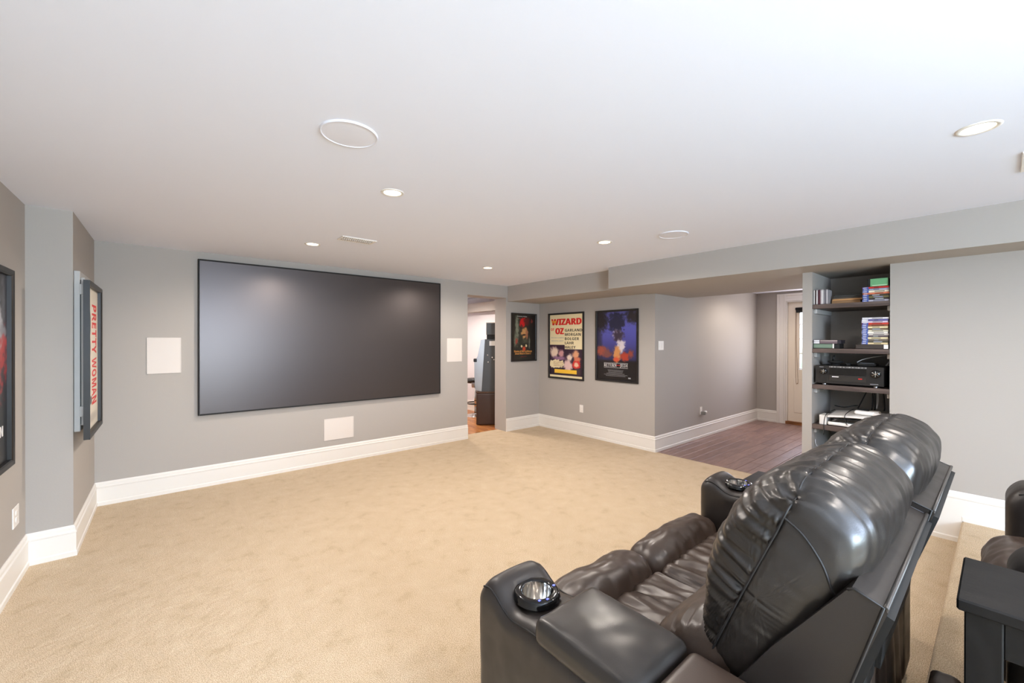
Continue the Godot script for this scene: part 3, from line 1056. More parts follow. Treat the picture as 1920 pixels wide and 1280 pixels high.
# one row of reclining seats; built in the sofa's own axes: x from the outside of its left arm, z from its front, y up
func make_sofa(label: String, at: Vector3, seats: int, sd: int) -> Node3D:
	var t := thing("recliner_sofa", label, "sofa", at)
	var aw := 0.24
	var sw := 0.629
	var total := aw * 2 + sw * seats
	nz.seed = sd
	nz.frequency = 1.0
	nz.fractal_octaves = 3
	var wr := FastNoiseLite.new()
	wr.seed = sd
	wr.frequency = 1.0
	wr.fractal_octaves = 2
	# arms
	for k in 2:
		var ax := k * (total - aw)
		var cup := Vector3(ax + 0.121, 0.668, 0.163)
		var bend := func(q: Vector3) -> Vector3:
			var top := smoothstep(0.45, 0.64, q.y)
			var z := q.z
			var hump := 0.045 * exp(-pow((z - 0.062) / 0.06, 2)) - 0.012 * exp(-pow((z - 0.165) / 0.05, 2))
			var crown := 1.0 - 0.25 * pow((q.x - ax - aw / 2) / (aw / 2), 2)
			q.y += hump * top * crown
			if Vector2(q.x - cup.x, q.z - cup.z).length() < 0.05 and top > 0.9:
				q.y -= 0.075
			q.x += 0.004 * wr.get_noise_2d(q.z * 7, q.y * 7)
			return q
		obj("armrest", rbox(begin(true), Vector3(ax, 0.04, 0.0), Vector3(ax + aw, 0.657, 0.83), 0.052, Vector3i(26, 26, 76), bend), M.leather_side, t)
		var pad_bend := func(q: Vector3) -> Vector3:
			var cz := (q.z - 0.43) / 0.16
			var cx := (q.x - ax - aw / 2) / (aw / 2)
			if q.y > 0.68:
				q.y += 0.012 * (1.0 - cx * cx) * (1.0 - minf(cz * cz, 1.0)) + 0.003 * wr.get_noise_2d(q.x * 9, q.z * 9)
			return q
		obj("arm_pad", rbox(begin(true), Vector3(ax - 0.006, 0.635, 0.278), Vector3(ax + aw + 0.004, 0.706, 0.585), 0.024, Vector3i(18, 8, 26), pad_bend), M.leather_soft, t)
		obj("arm_pad", rbox(begin(true), Vector3(ax - 0.004, 0.62, 0.588), Vector3(ax + aw + 0.002, 0.694, 0.83), 0.026, Vector3i(16, 8, 20)), M.leather_brown, t)
		for s in 2:
			var pts := []
			for i in 9:
				var z := 0.034 + i * 0.03
				var hump := 0.045 * exp(-pow((z - 0.062) / 0.06, 2)) - 0.012 * exp(-pow((z - 0.165) / 0.05, 2))
				pts.append(Vector3(ax + (0.0145 if s == 0 else aw - 0.0145), 0.642 + hump * 0.8, z))
			obj("seam", tube(begin(true), smooth_path(pts, 4), 0.003, 6), M.seam, t)
		var ch := obj("cup_holder", lathe(begin(true), [Vector2(0.046, -0.012), Vector2(0.046, 0.0), Vector2(0.05, 0.004), Vector2(0.064, 0.004), Vector2(0.069, 0.0), Vector2(0.071, -0.012), Vector2(0.073, -0.016)], Vector3(cup.x, cup.y + 0.008, cup.z), 40), M.black_gloss, t)
		obj("cup_liner", lathe(begin(true), [Vector2(0.0, -0.06), Vector2(0.032, -0.06), Vector2(0.039, -0.052), Vector2(0.045, -0.004), Vector2(0.0465, 0.002)], Vector3(cup.x - 0.002, cup.y + 0.008, cup.z), 40), M.chrome, ch)
		for b: float in [-2.2, -1.75, -0.35]:
			var bp := Vector3(cup.x + cos(b) * 0.057, cup.y + 0.0125, cup.z - sin(b) * 0.057)
			obj("button", bx(begin(), bp - Vector3(0.004, 0.0004, 0.003), bp + Vector3(0.004, 0.0008, 0.003)), M.led, ch)
	# base under the seats and the rear skirt
	obj("base", bx(begin(), Vector3(aw + 0.004, 0.05, 0.06), Vector3(total - aw - 0.004, 0.34, 0.74), 0.01), M.leather_side, t)
	for i in seats:
		var xa := aw + 0.012 + i * sw
		var fold := func(q: Vector3) -> Vector3:
			var u := q.x - xa
			q.z += 0.012 * sin(u * 42.0 + 3.0 * q.y) * smoothstep(0.55, 0.2, q.y) + 0.008 * wr.get_noise_2d(u * 9, q.y * 3)
			return q
		obj("rear_skirt", rbox(begin(true), Vector3(xa - 0.01, 0.05, 0.806), Vector3(xa + sw - 0.03, 0.62, 0.83), 0.01, Vector3i(40, 14, 3), fold), M.leather_brown, t)
	for i in seats:
		var x0 := aw + i * sw
		var x1 := x0 + sw
		var mid := (x0 + x1) / 2
		var off := 7.3 * i + sd
		# seat: front roll and rear cushion
		var roll := func(q: Vector3) -> Vector3:
			var u := (q.x - mid) / (sw / 2)
			var v := (q.z - 0.06) / 0.13
			if q.y > 0.4:
				q.y += 0.03 * (1.0 - u * u) * (1.0 - minf(v * v, 1.0)) - 0.012 * i
				q.y += 0.010 * wr.get_noise_2d(q.x * 34 + off, q.z * 5) * smoothstep(-0.2, 1.0, v) + 0.008 * wr.get_noise_2d(q.x * 6 + off * 2, q.z * 11)
			q.z += 0.008 * wr.get_noise_2d(q.x * 8 + off, q.y * 8)
			return q
		obj("seat_roll", rbox(begin(true), Vector3(x0 + 0.004, 0.2, -0.06), Vector3(x1 - 0.004, 0.515, 0.145), 0.085, Vector3i(54, 26, 34), roll), M.leather_brown, t)
		var seat := func(q: Vector3) -> Vector3:
			var u := (q.x - mid) / (sw / 2)
			var v := (q.z - 0.36) / 0.25
			if q.y > 0.4:
				q.y += 0.018 * (1.0 - u * u) * (1.0 - minf(v * v, 1.0)) - 0.008 * exp(-pow((q.x - mid - 0.1) / 0.012, 2))
				q.y += 0.013 * wr.get_noise_2d(q.x * 17 + off * 3, q.z * 3.5 - q.x * 4.0) + 0.006 * wr.get_noise_2d(q.x * 40 + off, q.z * 6)
			return q
		var sc := obj("seat_cushion", rbox(begin(true), Vector3(x0 + 0.004, 0.26, 0.125), Vector3(x1 - 0.004, 0.468, 0.66), 0.045, Vector3i(54, 12, 50), seat), M.leather_brown, t)
		for k in 2:
			var sp := []
			for j in 12:
				var z := 0.17 + j * 0.035
				var q: Vector3 = seat.call(Vector3(mid + 0.094 + k * 0.012, 0.468, z))
				sp.append(q)
			obj("seam", tube(begin(true), smooth_path(sp, 3), 0.0016, 5), M.stitch, sc)
		# back: shell, lumbar roll, big pillow
		var dy := 0.012 * i
		var dz := 0.012 * i
		var sh := PackedVector2Array()
		for p in [[0.893, 0.975], [0.90, 0.983], [0.944, 0.966], [0.950, 0.958], [0.895, 0.785], [0.838, 0.60], [0.815, 0.42], [0.60, 0.42], [0.66, 0.62], [0.77, 0.80]]:
			sh.append(Vector2(p[0] + dz, p[1] + dy))
		var shell := obj("back_shell", prism(begin(), sh, Vector3(x0 - 0.006, 0, 0), Vector3(0, 0, 1), Vector3.UP, Vector3(sw - 0.004, 0, 0)), M.leather, t)
		var bp := PackedVector2Array()
		for p in [[0.945, 0.951], [0.958, 0.946], [0.905, 0.775], [0.849, 0.6], [0.838, 0.46], [0.812, 0.46], [0.83, 0.60], [0.887, 0.785]]:
			bp.append(Vector2(p[0] + dz, p[1] + dy))
		obj("back_panel", prism(begin(), bp, Vector3(x0 + 0.0, 0, 0), Vector3(0, 0, 1), Vector3.UP, Vector3(sw - 0.016, 0, 0)), M.black_matte, t)
		obj("piping", tube(begin(true), PackedVector3Array([Vector3(x0 - 0.006, 0.965 + dy, 0.947 + dz), Vector3(x1 - 0.01, 0.965 + dy, 0.947 + dz)]), 0.0045, 8), M.piping, shell)
		for xs: float in [x0 - 0.006, x1 - 0.01]:
			obj("piping", tube(begin(true), PackedVector3Array([Vector3(xs, 0.975 + dy, 0.893 + dz), Vector3(xs, 0.981 + dy, 0.903 + dz), Vector3(xs, 0.966 + dy, 0.944 + dz), Vector3(xs, 0.785 + dy, 0.895 + dz), Vector3(xs, 0.60 + dy, 0.838 + dz)]), 0.003, 6), M.seam, shell)
		var lum := Pillow.new()
		lum.ring = ring_of([[0.43, 0.52], [0.44, 0.60], [0.475, 0.67], [0.535, 0.725], [0.61, 0.755], [0.70, 0.75], [0.72, 0.60], [0.66, 0.48], [0.52, 0.465]], 90)
		lum.x0 = x0 + 0.014
		lum.x1 = x1 - 0.014
		lum.e = 0.09
		lum.f = 0.7
		lum.bump = func(a: float, s: float, tt: float) -> float:
			return (0.014 * tt * (1.0 - smoothstep(0.85, 1.0, tt)) + 0.002) * wr.get_noise_2d(a * 46 + off, s * 1.2) + 0.004 * wr.get_noise_2d(a * 5, s * 3 + off)
		lum.prepare()
		obj("lumbar_cushion", pillow_mesh(lum, 40), M.leather_brown, t)
		var pil := Pillow.new()
		var pts := []
		for p in [[0.605, 0.60], [0.588, 0.67], [0.582, 0.76], [0.588, 0.85], [0.606, 0.94], [0.642, 1.03], [0.69, 1.10], [0.75, 1.142], [0.815, 1.157], [0.875, 1.14], [0.918, 1.10], [0.932, 1.05], [0.918, 0.985], [0.875, 0.90], [0.82, 0.80], [0.765, 0.70], [0.71, 0.61], [0.65, 0.575]]:
			pts.append([p[0] + dz, p[1] + dy])
		pil.ring = ring_of(pts, 220)
		pil.x0 = x0 + 0.012
		pil.x1 = x1 - 0.018
		pil.e = 0.15
		pil.f = 0.66
		pil.bulge = 0.016
		pil.prepare()
		# where the ridge seam lies on the ring
		var ridge := 0.0
		var bd := 9.0
		for k in pil.ring.size():
			var dd := pil.ring[k].distance_to(Vector2(0.803 + dz, 1.156 + dy))
			if dd < bd:
				bd = dd
				ridge = float(k) / pil.ring.size()
		var per := 1.62
		pil.bump = func(a: float, s: float, tt: float) -> float:
			var da := fposmod(a - ridge + 0.5, 1.0) - 0.5     # + towards the back or the front
			var dist := absf(da) * per
			var g := 0.009 * exp(-dist / 0.09) * wr.get_noise_2d(s * 17 + off, dist * 2) - 0.004 * exp(-dist / 0.006)
			var front := smoothstep(0.0, 0.04, pil.ring[int(a * pil.ring.size()) % pil.ring.size()].x * -1.0 + 0.80 + dz)
			g += front * 0.004 * wr.get_noise_2d(a * 30 + off * 2, s * 2.0)
			g += (1.0 - front) * 0.004 * wr.get_noise_2d(s * 5 + off, a * 9)
			g += 0.004 * wr.get_noise_2d(s * 3 + off, a * 12)
			return g
		var s0 := Vector2(0.79 + dz, 1.085 + dy)
		var sd_dir := Vector2(-0.379, -0.926)
		var sn := Vector2(-0.926, 0.379)
		pil.side = func(z: float, y: float) -> float:
			var q := Vector2(z, y) - s0
			var arc := q.dot(sd_dir)
			var dist := q.dot(sn)
			var on := smoothstep(-0.12, 0.0, arc) * smoothstep(0.56, 0.42, arc)
			var amp := exp(-dist / 0.085) if dist > 0.0 else 0.3 * exp(dist / 0.05)
			amp *= smoothstep(0.0, 0.01, absf(dist))
			return on * (amp * 0.017 * wr.get_noise_2d(arc * 46.0 + off * 3.0, dist * 3.0) - 0.004 * exp(-absf(dist) / 0.006))
		var pm := obj("back_cushion", pillow_mesh(pil, 84), M.leather_soft, t)
		var sp := []
		for j in 25:
			sp.append(pil.at(ridge, lerpf(-0.9, 0.9, j / 24.0)))
		obj("seam", tube(begin(true), smooth_path(sp, 3), 0.0022, 6), M.seam, pm)
		for side: float in [-1.0, 1.0]:
			var a := [pil.at(ridge, side * 0.9)]
			for q in [[0.788, 1.085], [0.771, 1.037], [0.745, 0.973], [0.71, 0.888], [0.677, 0.808], [0.648, 0.738], [0.629, 0.69], [0.617, 0.66]]:
				a.append(pil.on_end(q[0] + dz, q[1] + dy, side) + Vector3(side * 0.001, 0, 0))
			obj("seam", tube(begin(true), smooth_path(a, 5), 0.0026, 6), M.seam, pm)
			a = []
			for q in [[0.782, 1.07], [0.818, 1.045], [0.85, 1.0], [0.866, 0.95], [0.868, 0.905], [0.855, 0.87]]:
				a.append(pil.on_end(q[0] + dz, q[1] + dy, side) + Vector3(side * 0.001, 0, 0))
			obj("seam", tube(begin(true), smooth_path(a, 5), 0.0024, 6), M.seam, pm)
	return t


func side_table(label: String, lo: Vector3, hi: Vector3, leg := 0.045) -> Node3D:   # box from floor to top
	var t := thing("side_table", label, "table", Vector3(lo.x, lo.y, lo.z))
	var s := hi - lo
	obj("tabletop", bx(begin(), Vector3(0, s.y - 0.028, 0), Vector3(s.x, s.y, s.z), 0.004), M.black_wood, t)
	var i := 0.012
	for k in 4:
		var x := i if k % 2 == 0 else s.x - i - leg
		var z := i if k < 2 else s.z - i - leg
		obj("leg", bx(begin(), Vector3(x, 0, z), Vector3(x + leg, s.y - 0.028, z + leg), 0.003), M.black_wood, t)
	var a := 0.085
	obj("apron", bx(begin(), Vector3(i + leg, s.y - 0.028 - a, i + 0.006), Vector3(s.x - i - leg, s.y - 0.028, i + 0.028), 0.002), M.black_wood, t)
	obj("apron", bx(begin(), Vector3(i + leg, s.y - 0.028 - a, s.z - i - 0.028), Vector3(s.x - i - leg, s.y - 0.028, s.z - i - 0.006), 0.002), M.black_wood, t)
	for k in 2:
		var x := i + 0.006 if k == 0 else s.x - i - 0.028
		obj("apron", bx(begin(), Vector3(x, s.y - 0.028 - a, i + leg), Vector3(x + 0.022, s.y - 0.028, s.z - i - leg), 0.002), M.black_wood, t)
	return t


func build_seating() -> void:
	make_sofa("black leather two seat recliner sofa in front, with lit cup holders", Vector3(1.23, 0, 3.965), 2, 5)
	make_sofa("black leather recliner seat on the raised platform at the right edge", Vector3(2.215, RISER, 5.055), 1, 9)
	side_table("black wooden side table with a square top on the platform edge", Vector3(1.9, RISER, 4.977), Vector3(2.19, 0.842, 5.3), 0.06)
	side_table("small black wooden table beyond the right arm of the front sofa", Vector3(3.0, 0, 4.07), Vector3(3.3, 0.635, 4.45))
	var pad := func(q: Vector3) -> Vector3:
		q.y += 0.006 * nz.get_noise_2d(q.x * 14, q.z * 14)
		return q
	var f := thing("foot_cushion", "black leather foot cushion lying on the platform beside the side table", "cushion", Vector3(2.1, RISER, 4.885))
	obj("cushion", rbox(begin(true), Vector3(0, 0, 0), Vector3(0.45, 0.14, 0.08), 0.02, Vector3i(30, 10, 8), pad), M.leather_brown, f)


# ---------------------------------------------------------------- shelf niche
func case_stack(x: float, y: float, z0: float, rows: Array, place: String, group: String) -> float:
	# rows from the bottom up: [height, length, shift, band colour, spine colour, name]
	var n := rows.size()
	for k in n:
		var r: Array = rows[k]
		var sx := rng.randf_range(-0.004, 0.004)
		var where: String = "bottom" if k == 0 else ("top" if k == n - 1 else ["second", "third", "fourth", "fifth", "sixth", "seventh", "eighth", "ninth", "tenth", "eleventh", "twelfth", "thirteenth", "fourteenth", "fifteenth"][k - 1] + " from the bottom")
		var t := thing("game_case", "%s spined game case, %s of the stack %s" % [r[5], where, place], "game case", Vector3(x + sx, y, z0 + r[2]), 0, group)
		obj("case", bx(begin(), Vector3(0, 0.0004, 0), Vector3(0.13, r[0] - 0.0004, r[1]), 0.0012), mat(r[4].lerp(Color(0.1, 0.1, 0.14), 0.25), 0.3), t)
		obj("spine_label", bx(begin(), Vector3(-0.0006, 0.0012, 0.042), Vector3(0.001, r[0] - 0.0012, r[1] - 0.003)), mat(r[4], 0.35), t)
		obj("spine_band", bx(begin(), Vector3(-0.0006, 0.0012, 0.003), Vector3(0.001, r[0] - 0.0012, 0.041)), mat(r[3], 0.35), t)
		var tone: Color = r[4].inverted() if r[4].v < 0.5 else r[4].darkened(0.5)
		obj("spine_title", bx(begin(), Vector3(-0.001, r[0] * 0.3, 0.06 + rng.randf() * 0.02), Vector3(0.0, r[0] * 0.7, 0.1 + rng.randf() * 0.04)), mat(tone, 0.5), t)
		obj("band_mark", bx(begin(), Vector3(-0.001, r[0] * 0.35, 0.008), Vector3(0.0, r[0] * 0.65, 0.03)), M.ink_white, t)
		y += r[0]
	return y


func cable(label: String, pts: Array, r: float, m: Material) -> void:
	tag(obj("cable", tube(begin(true), smooth_path(pts, 8), r, 8), m), label, "cable")


func build_niche() -> void:
	var z0 := 3.966
	var z1 := 4.4746
	var names := ["top", "second", "third", "fourth"]
	var tops := [1.763, 1.377, 1.061, 0.712]
	for k in 4:
		var y: float = tops[k]
		var s := thing("shelf", ["dark brown wooden shelf carrying the green box and music cases", "dark brown wooden shelf carrying the taller game stack", "dark brown wooden shelf carrying the black receiver", "dark brown wooden shelf carrying the white game console"][k], "shelf", Vector3(XR, y, z0), 0, "shelves in the wall niche")
		var th := 0.038 if k < 3 else 0.042
		obj("board", bx(begin(), Vector3(0.004, -th, 0.001), Vector3(0.6, 0, z1 - z0 - 0.001), 0.002), M.shelf, s)
		for b: float in [0.05, 0.36]:
			if k == 0 and b > 0.1:
				continue
			obj("bracket", bx(begin(), Vector3(b, -th - 0.04, 0.0), Vector3(b + (0.5 if k == 0 else 0.1), -th, 0.022), 0.003), M.grey_metal, s)
		obj("bracket", bx(begin(), Vector3(0.05, -th - 0.04, z1 - z0 - 0.022), Vector3(0.15, -th, z1 - z0), 0.003), M.grey_metal, s)
	# upright music cases
	var cd := [c8(225, 220, 214), c8(60, 50, 52), c8(238, 234, 232), c8(84, 46, 56), c8(92, 52, 62), c8(214, 206, 208), c8(240, 238, 236), c8(150, 146, 150), c8(120, 116, 122), c8(205, 200, 202)]
	var cn := ["pale", "charcoal", "white", "dark maroon", "maroon", "light grey", "bright white", "mid grey", "dull grey", "silvery"]
	var z := 3.97
	for k in 10:
		var w := 0.0102
		var lean := 0.02 if k < 5 else 0.0
		var t := thing("music_case", "%s music case standing upright at the left end of the top shelf" % cn[k], "music case", Vector3(4.868, 1.764, z), 0, "upright music cases")
		t.rotation.x = 0.0
		obj("case", bx(begin(), Vector3(0, 0, 0), Vector3(0.14, 0.128 - 0.002 * (k % 2), w - 0.0008), 0.001), mat(cd[k].lerp(Color(0.2, 0.2, 0.22), 0.2), 0.25), t)
		obj("spine_label", bx(begin(), Vector3(-0.0006, 0.006, 0.0015), Vector3(0.001, 0.12, w - 0.0022)), mat(cd[k], 0.4), t)
		z += w
	# folders and envelopes
	var fy := 1.7635
	var fold := [[0.006, c8(226, 214, 190), "cream paper envelope at the bottom of the top shelf pile", 0.24], [0.024, c8(150, 104, 62), "brown cardboard folder low in the top shelf pile", 0.2], [0.012, c8(206, 146, 84), "orange tan folder in the middle of the top shelf pile", 0.21], [0.014, c8(60, 48, 40), "dark brown folder near the top of the top shelf pile", 0.2], [0.018, c8(22, 22, 24), "black case at the top of the top shelf pile", 0.2]]
	for k in fold.size():
		var f: Array = fold[k]
		var t := thing("folder", f[2], "folder", Vector3(4.94 + 0.006 * (k % 2), fy, 4.075 + 0.006 * k), 0, "pile of folders on the top shelf")
		obj("cover", bx(begin(), Vector3(0, 0, 0), Vector3(0.26, 0.0016, f[3])), mat(f[1], 0.6), t)
		obj("sheets", bx(begin(), Vector3(0.004, 0.0016, 0.003), Vector3(0.256, f[0] - 0.0016, f[3] - 0.003)), mat(f[1].lerp(Color(0.8, 0.75, 0.65), 0.25), 0.8), t)
		obj("cover", bx(begin(), Vector3(0, f[0] - 0.0016, 0), Vector3(0.26, f[0], f[3])), mat(f[1], 0.6), t)
		fy += f[0]
	# game cases
	var blue := c8(70, 96, 176)
	var s1 := [[0.0145, 0.166, 0.0, blue, c8(190, 186, 200), "pale lilac"], [0.0145, 0.166, 0.002, blue, c8(60, 52, 50), "dark"], [0.0145, 0.166, 0.0, blue, c8(112, 104, 62), "olive"], [0.0145, 0.166, 0.001, blue, c8(70, 60, 48), "brown"], [0.0145, 0.166, 0.003, c8(200, 110, 80), c8(218, 120, 84), "orange"], [0.018, 0.166, 0.0, blue, c8(232, 222, 198), "cream"], [0.0145, 0.166, 0.002, blue, c8(160, 166, 190), "grey blue"], [0.0145, 0.166, 0.0, blue, c8(196, 44, 42), "red"]]
	var ty := case_stack(4.868, 1.7635, 4.302, s1, "on the top shelf", "game cases on the top shelf")
	var gb := thing("book_box", "green box set lying on the game cases of the top shelf", "box", Vector3(4.87, ty, 4.335))
	obj("box", bx(begin(), Vector3(0.002, 0, 0), Vector3(0.14, 0.066, 0.128), 0.002), M.black_matte, gb)
	obj("front_label", bx(begin(), Vector3(0, 0.003, 0.018), Vector3(0.003, 0.064, 0.127)), mat(c8(110, 172, 122), 0.45), gb)
	obj("printed_strip", bx(begin(), Vector3(-0.0006, 0.006, 0.03), Vector3(0.001, 0.013, 0.12)), mat(c8(190, 220, 180), 0.45), gb)
	# second shelf
	var db := thing("flat_box", "black flat box with a white tab under the taller game stack", "box", Vector3(4.862, 1.3775, 4.262))
	obj("box", bx(begin(), Vector3(0, 0, 0), Vector3(0.22, 0.038, 0.205), 0.004), mat(c8(58, 50, 46), 0.5), db)
	obj("tab", bx(begin(), Vector3(-0.001, 0.003, 0.176), Vector3(0.002, 0.036, 0.203)), M.plastic_white, db)
	var s2 := []
	var cols := [[c8(226, 206, 160), "sand"], [c8(84, 80, 66), "grey olive"], [c8(120, 108, 96), "taupe"], [c8(236, 222, 180), "cream"], [c8(98, 86, 90), "dark mauve"], [c8(204, 196, 190), "grey"], [c8(240, 234, 224), "white"], [c8(222, 214, 190), "ivory"], [c8(118, 98, 74), "brown"], [c8(232, 216, 170), "pale yellow"], [c8(150, 90, 60), "rust"], [c8(214, 70, 56), "red"], [c8(216, 196, 214), "pink"], [c8(96, 92, 150), "violet"], [c8(232, 228, 232), "bright white"]]
	for k in cols.size():
		s2.append([0.0146, 0.166, 0.002 * (k % 3), blue if k < 12 else c8(220, 220, 230), cols[k][0], cols[k][1]])
	case_stack(4.868, 1.4155, 4.298, s2, "on the second shelf", "game cases on the second shelf")
	var lb := thing("book_box", "black and green box lying at the left end of the second shelf", "box", Vector3(4.868, 1.3775, 3.968))
	obj("box", bx(begin(), Vector3(0.001, 0, 0), Vector3(0.15, 0.042, 0.186), 0.002), M.black_matte, lb)
	obj("front_label", bx(begin(), Vector3(0, 0.004, 0.004), Vector3(0.003, 0.038, 0.14)), mat(c8(112, 134, 116), 0.5), lb)
	obj("white_edge", bx(begin(), Vector3(-0.0005, 0.002, 0.14), Vector3(0.003, 0.04, 0.149)), M.plastic_white, lb)
	var yb := 1.4195
	for k in 2:
		var t := thing("game_case", ["grey game case lying lower on the black and green box", "pale game case lying uppermost on the black and green box"][k], "game case", Vector3(4.866, yb, 3.97), 0, "cases on the left of the second shelf")
		obj("case", bx(begin(), Vector3(0, 0, 0), Vector3(0.14, 0.0155, 0.196), 0.0015), mat(c8(40, 38, 48), 0.35), t)
		obj("spine_label", bx(begin(), Vector3(-0.0006, 0.002, 0.05), Vector3(0.001, 0.0135, 0.17)), mat([c8(120, 104, 110), c8(168, 152, 150)][k], 0.4), t)
		obj("spine_band", bx(begin(), Vector3(-0.0006, 0.001, 0.004), Vector3(0.001, 0.0145, 0.045)), mat(c8(226, 226, 230), 0.4), t)
		yb += 0.0158
	# receiver
	var r := thing("receiver", "black home theatre receiver with two large knobs", "receiver", Vector3(4.868, 1.0625, 3.985))
	obj("body", bx(begin(), Vector3(0.012, 0.014, 0.006), Vector3(0.38, 0.166, 0.448), 0.003), M.black_matte, r)
	obj("faceplate", bx(begin(), Vector3(0, 0.012, 0), Vector3(0.014, 0.168, 0.454), 0.003), mat(c8(34, 32, 31), 0.35), r)
	obj("display", bx(begin(), Vector3(-0.002, 0.09, 0.1), Vector3(0.003, 0.148, 0.345), 0.001), M.black_gloss, r)
	obj("flap", bx(begin(), Vector3(-0.003, 0.036, 0.1), Vector3(0.003, 0.088, 0.345), 0.001), mat(c8(44, 41, 38), 0.35), r)
	obj("label_strip", bx(begin(), Vector3(-0.0015, 0.152, 0.1), Vector3(0.003, 0.163, 0.347)), mat(c8(150, 148, 146), 0.5), r)
	for k in 12:
		obj("button_mark", bx(begin(), Vector3(-0.0022, 0.154, 0.104 + k * 0.02), Vector3(0, 0.161, 0.104 + k * 0.02 + 0.007 + 0.004 * (k % 3))), mat(c8(52, 50, 50), 0.5), r)
	for k in 2:
		var kc: Vector3 = [Vector3(-0.001, 0.118, 0.062), Vector3(-0.001, 0.112, 0.405)][k]
		var kr: float = [0.026, 0.033][k]
		var kn := obj("knob", lathe(begin(true), [Vector2(kr, 0.0), Vector2(kr, 0.016), Vector2(kr * 0.92, 0.02), Vector2(0.0, 0.021)], kc, 32, Basis(Vector3(0, 0, 1), PI / 2)), M.black_gloss, r)
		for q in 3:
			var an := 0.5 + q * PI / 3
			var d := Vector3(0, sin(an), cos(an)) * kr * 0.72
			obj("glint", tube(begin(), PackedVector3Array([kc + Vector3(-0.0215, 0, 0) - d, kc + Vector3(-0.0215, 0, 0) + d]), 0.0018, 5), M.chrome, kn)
	obj("marking", bx(begin(), Vector3(-0.0036, 0.07, 0.12), Vector3(-0.002, 0.077, 0.165)), M.ink_white, r)
	obj("marking", bx(begin(), Vector3(-0.0036, 0.062, 0.295), Vector3(-0.002, 0.069, 0.32)), M.ink_red, r)
	obj("marking", bx(begin(), Vector3(-0.0008, 0.152, 0.03), Vector3(0.001, 0.156, 0.06)), M.ink_grey, r)
	obj("marking", bx(begin(), Vector3(-0.0008, 0.026, 0.37), Vector3(0.001, 0.031, 0.42)), M.ink_grey, r)
	for k in 2:
		obj("foot", lathe(begin(true), [Vector2(0.016, -0.0005), Vector2(0.017, 0.003), Vector2(0.015, 0.013)], Vector3(0.03, 0, [0.06, 0.4][k]), 18), M.steel, r)
	# devices on the receiver
	var pk := thing("router", "round black device with a small antenna on the receiver", "router", Vector3(5.0, 1.2295, 4.1))
	obj("body", lathe(begin(true), [Vector2(0.03, 0.0), Vector2(0.034, 0.018), Vector2(0.055, 0.024), Vector2(0.056, 0.034), Vector2(0.048, 0.038), Vector2(0, 0.038)], Vector3.ZERO, 28), M.black_matte, pk)
	obj("antenna", tube(begin(true), PackedVector3Array([Vector3(0.02, 0.035, -0.025), Vector3(0.02, 0.085, -0.012)]), 0.007, 8), M.black, pk)
	var fd := thing("media_box", "flat black device on the right of the receiver top", "device", Vector3(4.98, 1.2295, 4.25))
	obj("body", rbox(begin(true), Vector3(0, 0, 0), Vector3(0.12, 0.024, 0.125), 0.008, Vector3i(5, 4, 5)), M.black_matte, fd)
	obj("lid", bx(begin(), Vector3(0.01, 0.024, 0.015), Vector3(0.09, 0.027, 0.11)), mat(c8(120, 124, 130), 0.3), fd)
	tag(obj("adapter", bx(begin(), Vector3(5.0, 1.2295, 4.175), Vector3(5.05, 1.25, 4.2), 0.003), M.black_matte), "tiny black adapter between the devices on the receiver", "adapter")
	cable("thin white cable slanting down to the receiver top", [Vector3(5.2, 1.33, 4.47), Vector3(5.1, 1.31, 4.36), Vector3(5.06, 1.285, 4.28), Vector3(5.05, 1.259, 4.24)], 0.004, M.cable_white)
	cable("grey cable behind the receiver at the right niche side", [Vector3(5.24, 1.325, 4.47), Vector3(5.18, 1.3, 4.452), Vector3(5.12, 1.27, 4.44), Vector3(5.1, 1.235, 4.42)], 0.006, M.cable_white)
	# white console, leaning on the fourth shelf
	var cs := thing("game_console", "white game console with a black middle lying on its side", "game console", Vector3(4.87, 0.7125, 4.07))
	var wave := func(q: Vector3) -> Vector3:
		q.y += 0.055 * q.z * 0.9 - 0.03 * smoothstep(0.1, 0.0, q.z) + 0.02 * q.x
		return q
	obj("core", rbox(begin(true), Vector3(0.006, 0.034, 0.012), Vector3(0.26, 0.066, 0.39), 0.006, Vector3i(8, 4, 20), wave), M.black_gloss, cs)
	var wave2 := func(q: Vector3) -> Vector3:
		q.y += 0.045 * q.z + 0.008 * sin(q.z * 9) + 0.05 * q.x
		return q
	var wave3 := func(q: Vector3) -> Vector3:
		q.y -= 0.02 * maxf(q.z - 0.1, 0.0)
		return q
	obj("side_plate", rbox(begin(true), Vector3(-0.004, 0.068, 0.0), Vector3(0.3, 0.084, 0.402), 0.007, Vector3i(10, 4, 24), wave2), M.plastic_white, cs)
	obj("side_plate", rbox(begin(true), Vector3(-0.004, 0.006, 0.004), Vector3(0.3, 0.034, 0.402), 0.007, Vector3i(10, 4, 24), wave3), M.plastic_white, cs)
	tag(obj("white_box", bx(begin(), Vector3(4.88, 0.7125, 4.012), Vector3(5.02, 0.795, 4.064), 0.003), M.plastic_white), "small white box standing left of the white console", "box")
	# controller on the console
	var gc := thing("game_controller", "white game controller lying on top of the console", "game controller", Vector3(5.0, 0.822, 4.3))
	obj("shell", rbox(begin(true), Vector3(-0.05, 0.0, -0.06), Vector3(0.05, 0.034, 0.1), 0.017, Vector3i(10, 6, 14), func(q: Vector3) -> Vector3:
		q.y += 0.2 * absf(q.z - 0.02) * 0.15
		q.x += 0.4 * maxf(q.z - 0.04, 0.0) - 0.02
		return q), M.plastic_white, gc)
	obj("grip", tube(begin(true), smooth_path([Vector3(-0.04, 0.014, 0.06), Vector3(-0.065, 0.012, 0.1), Vector3(-0.08, 0.01, 0.12)], 4), 0.017, 10), M.plastic_white, gc)
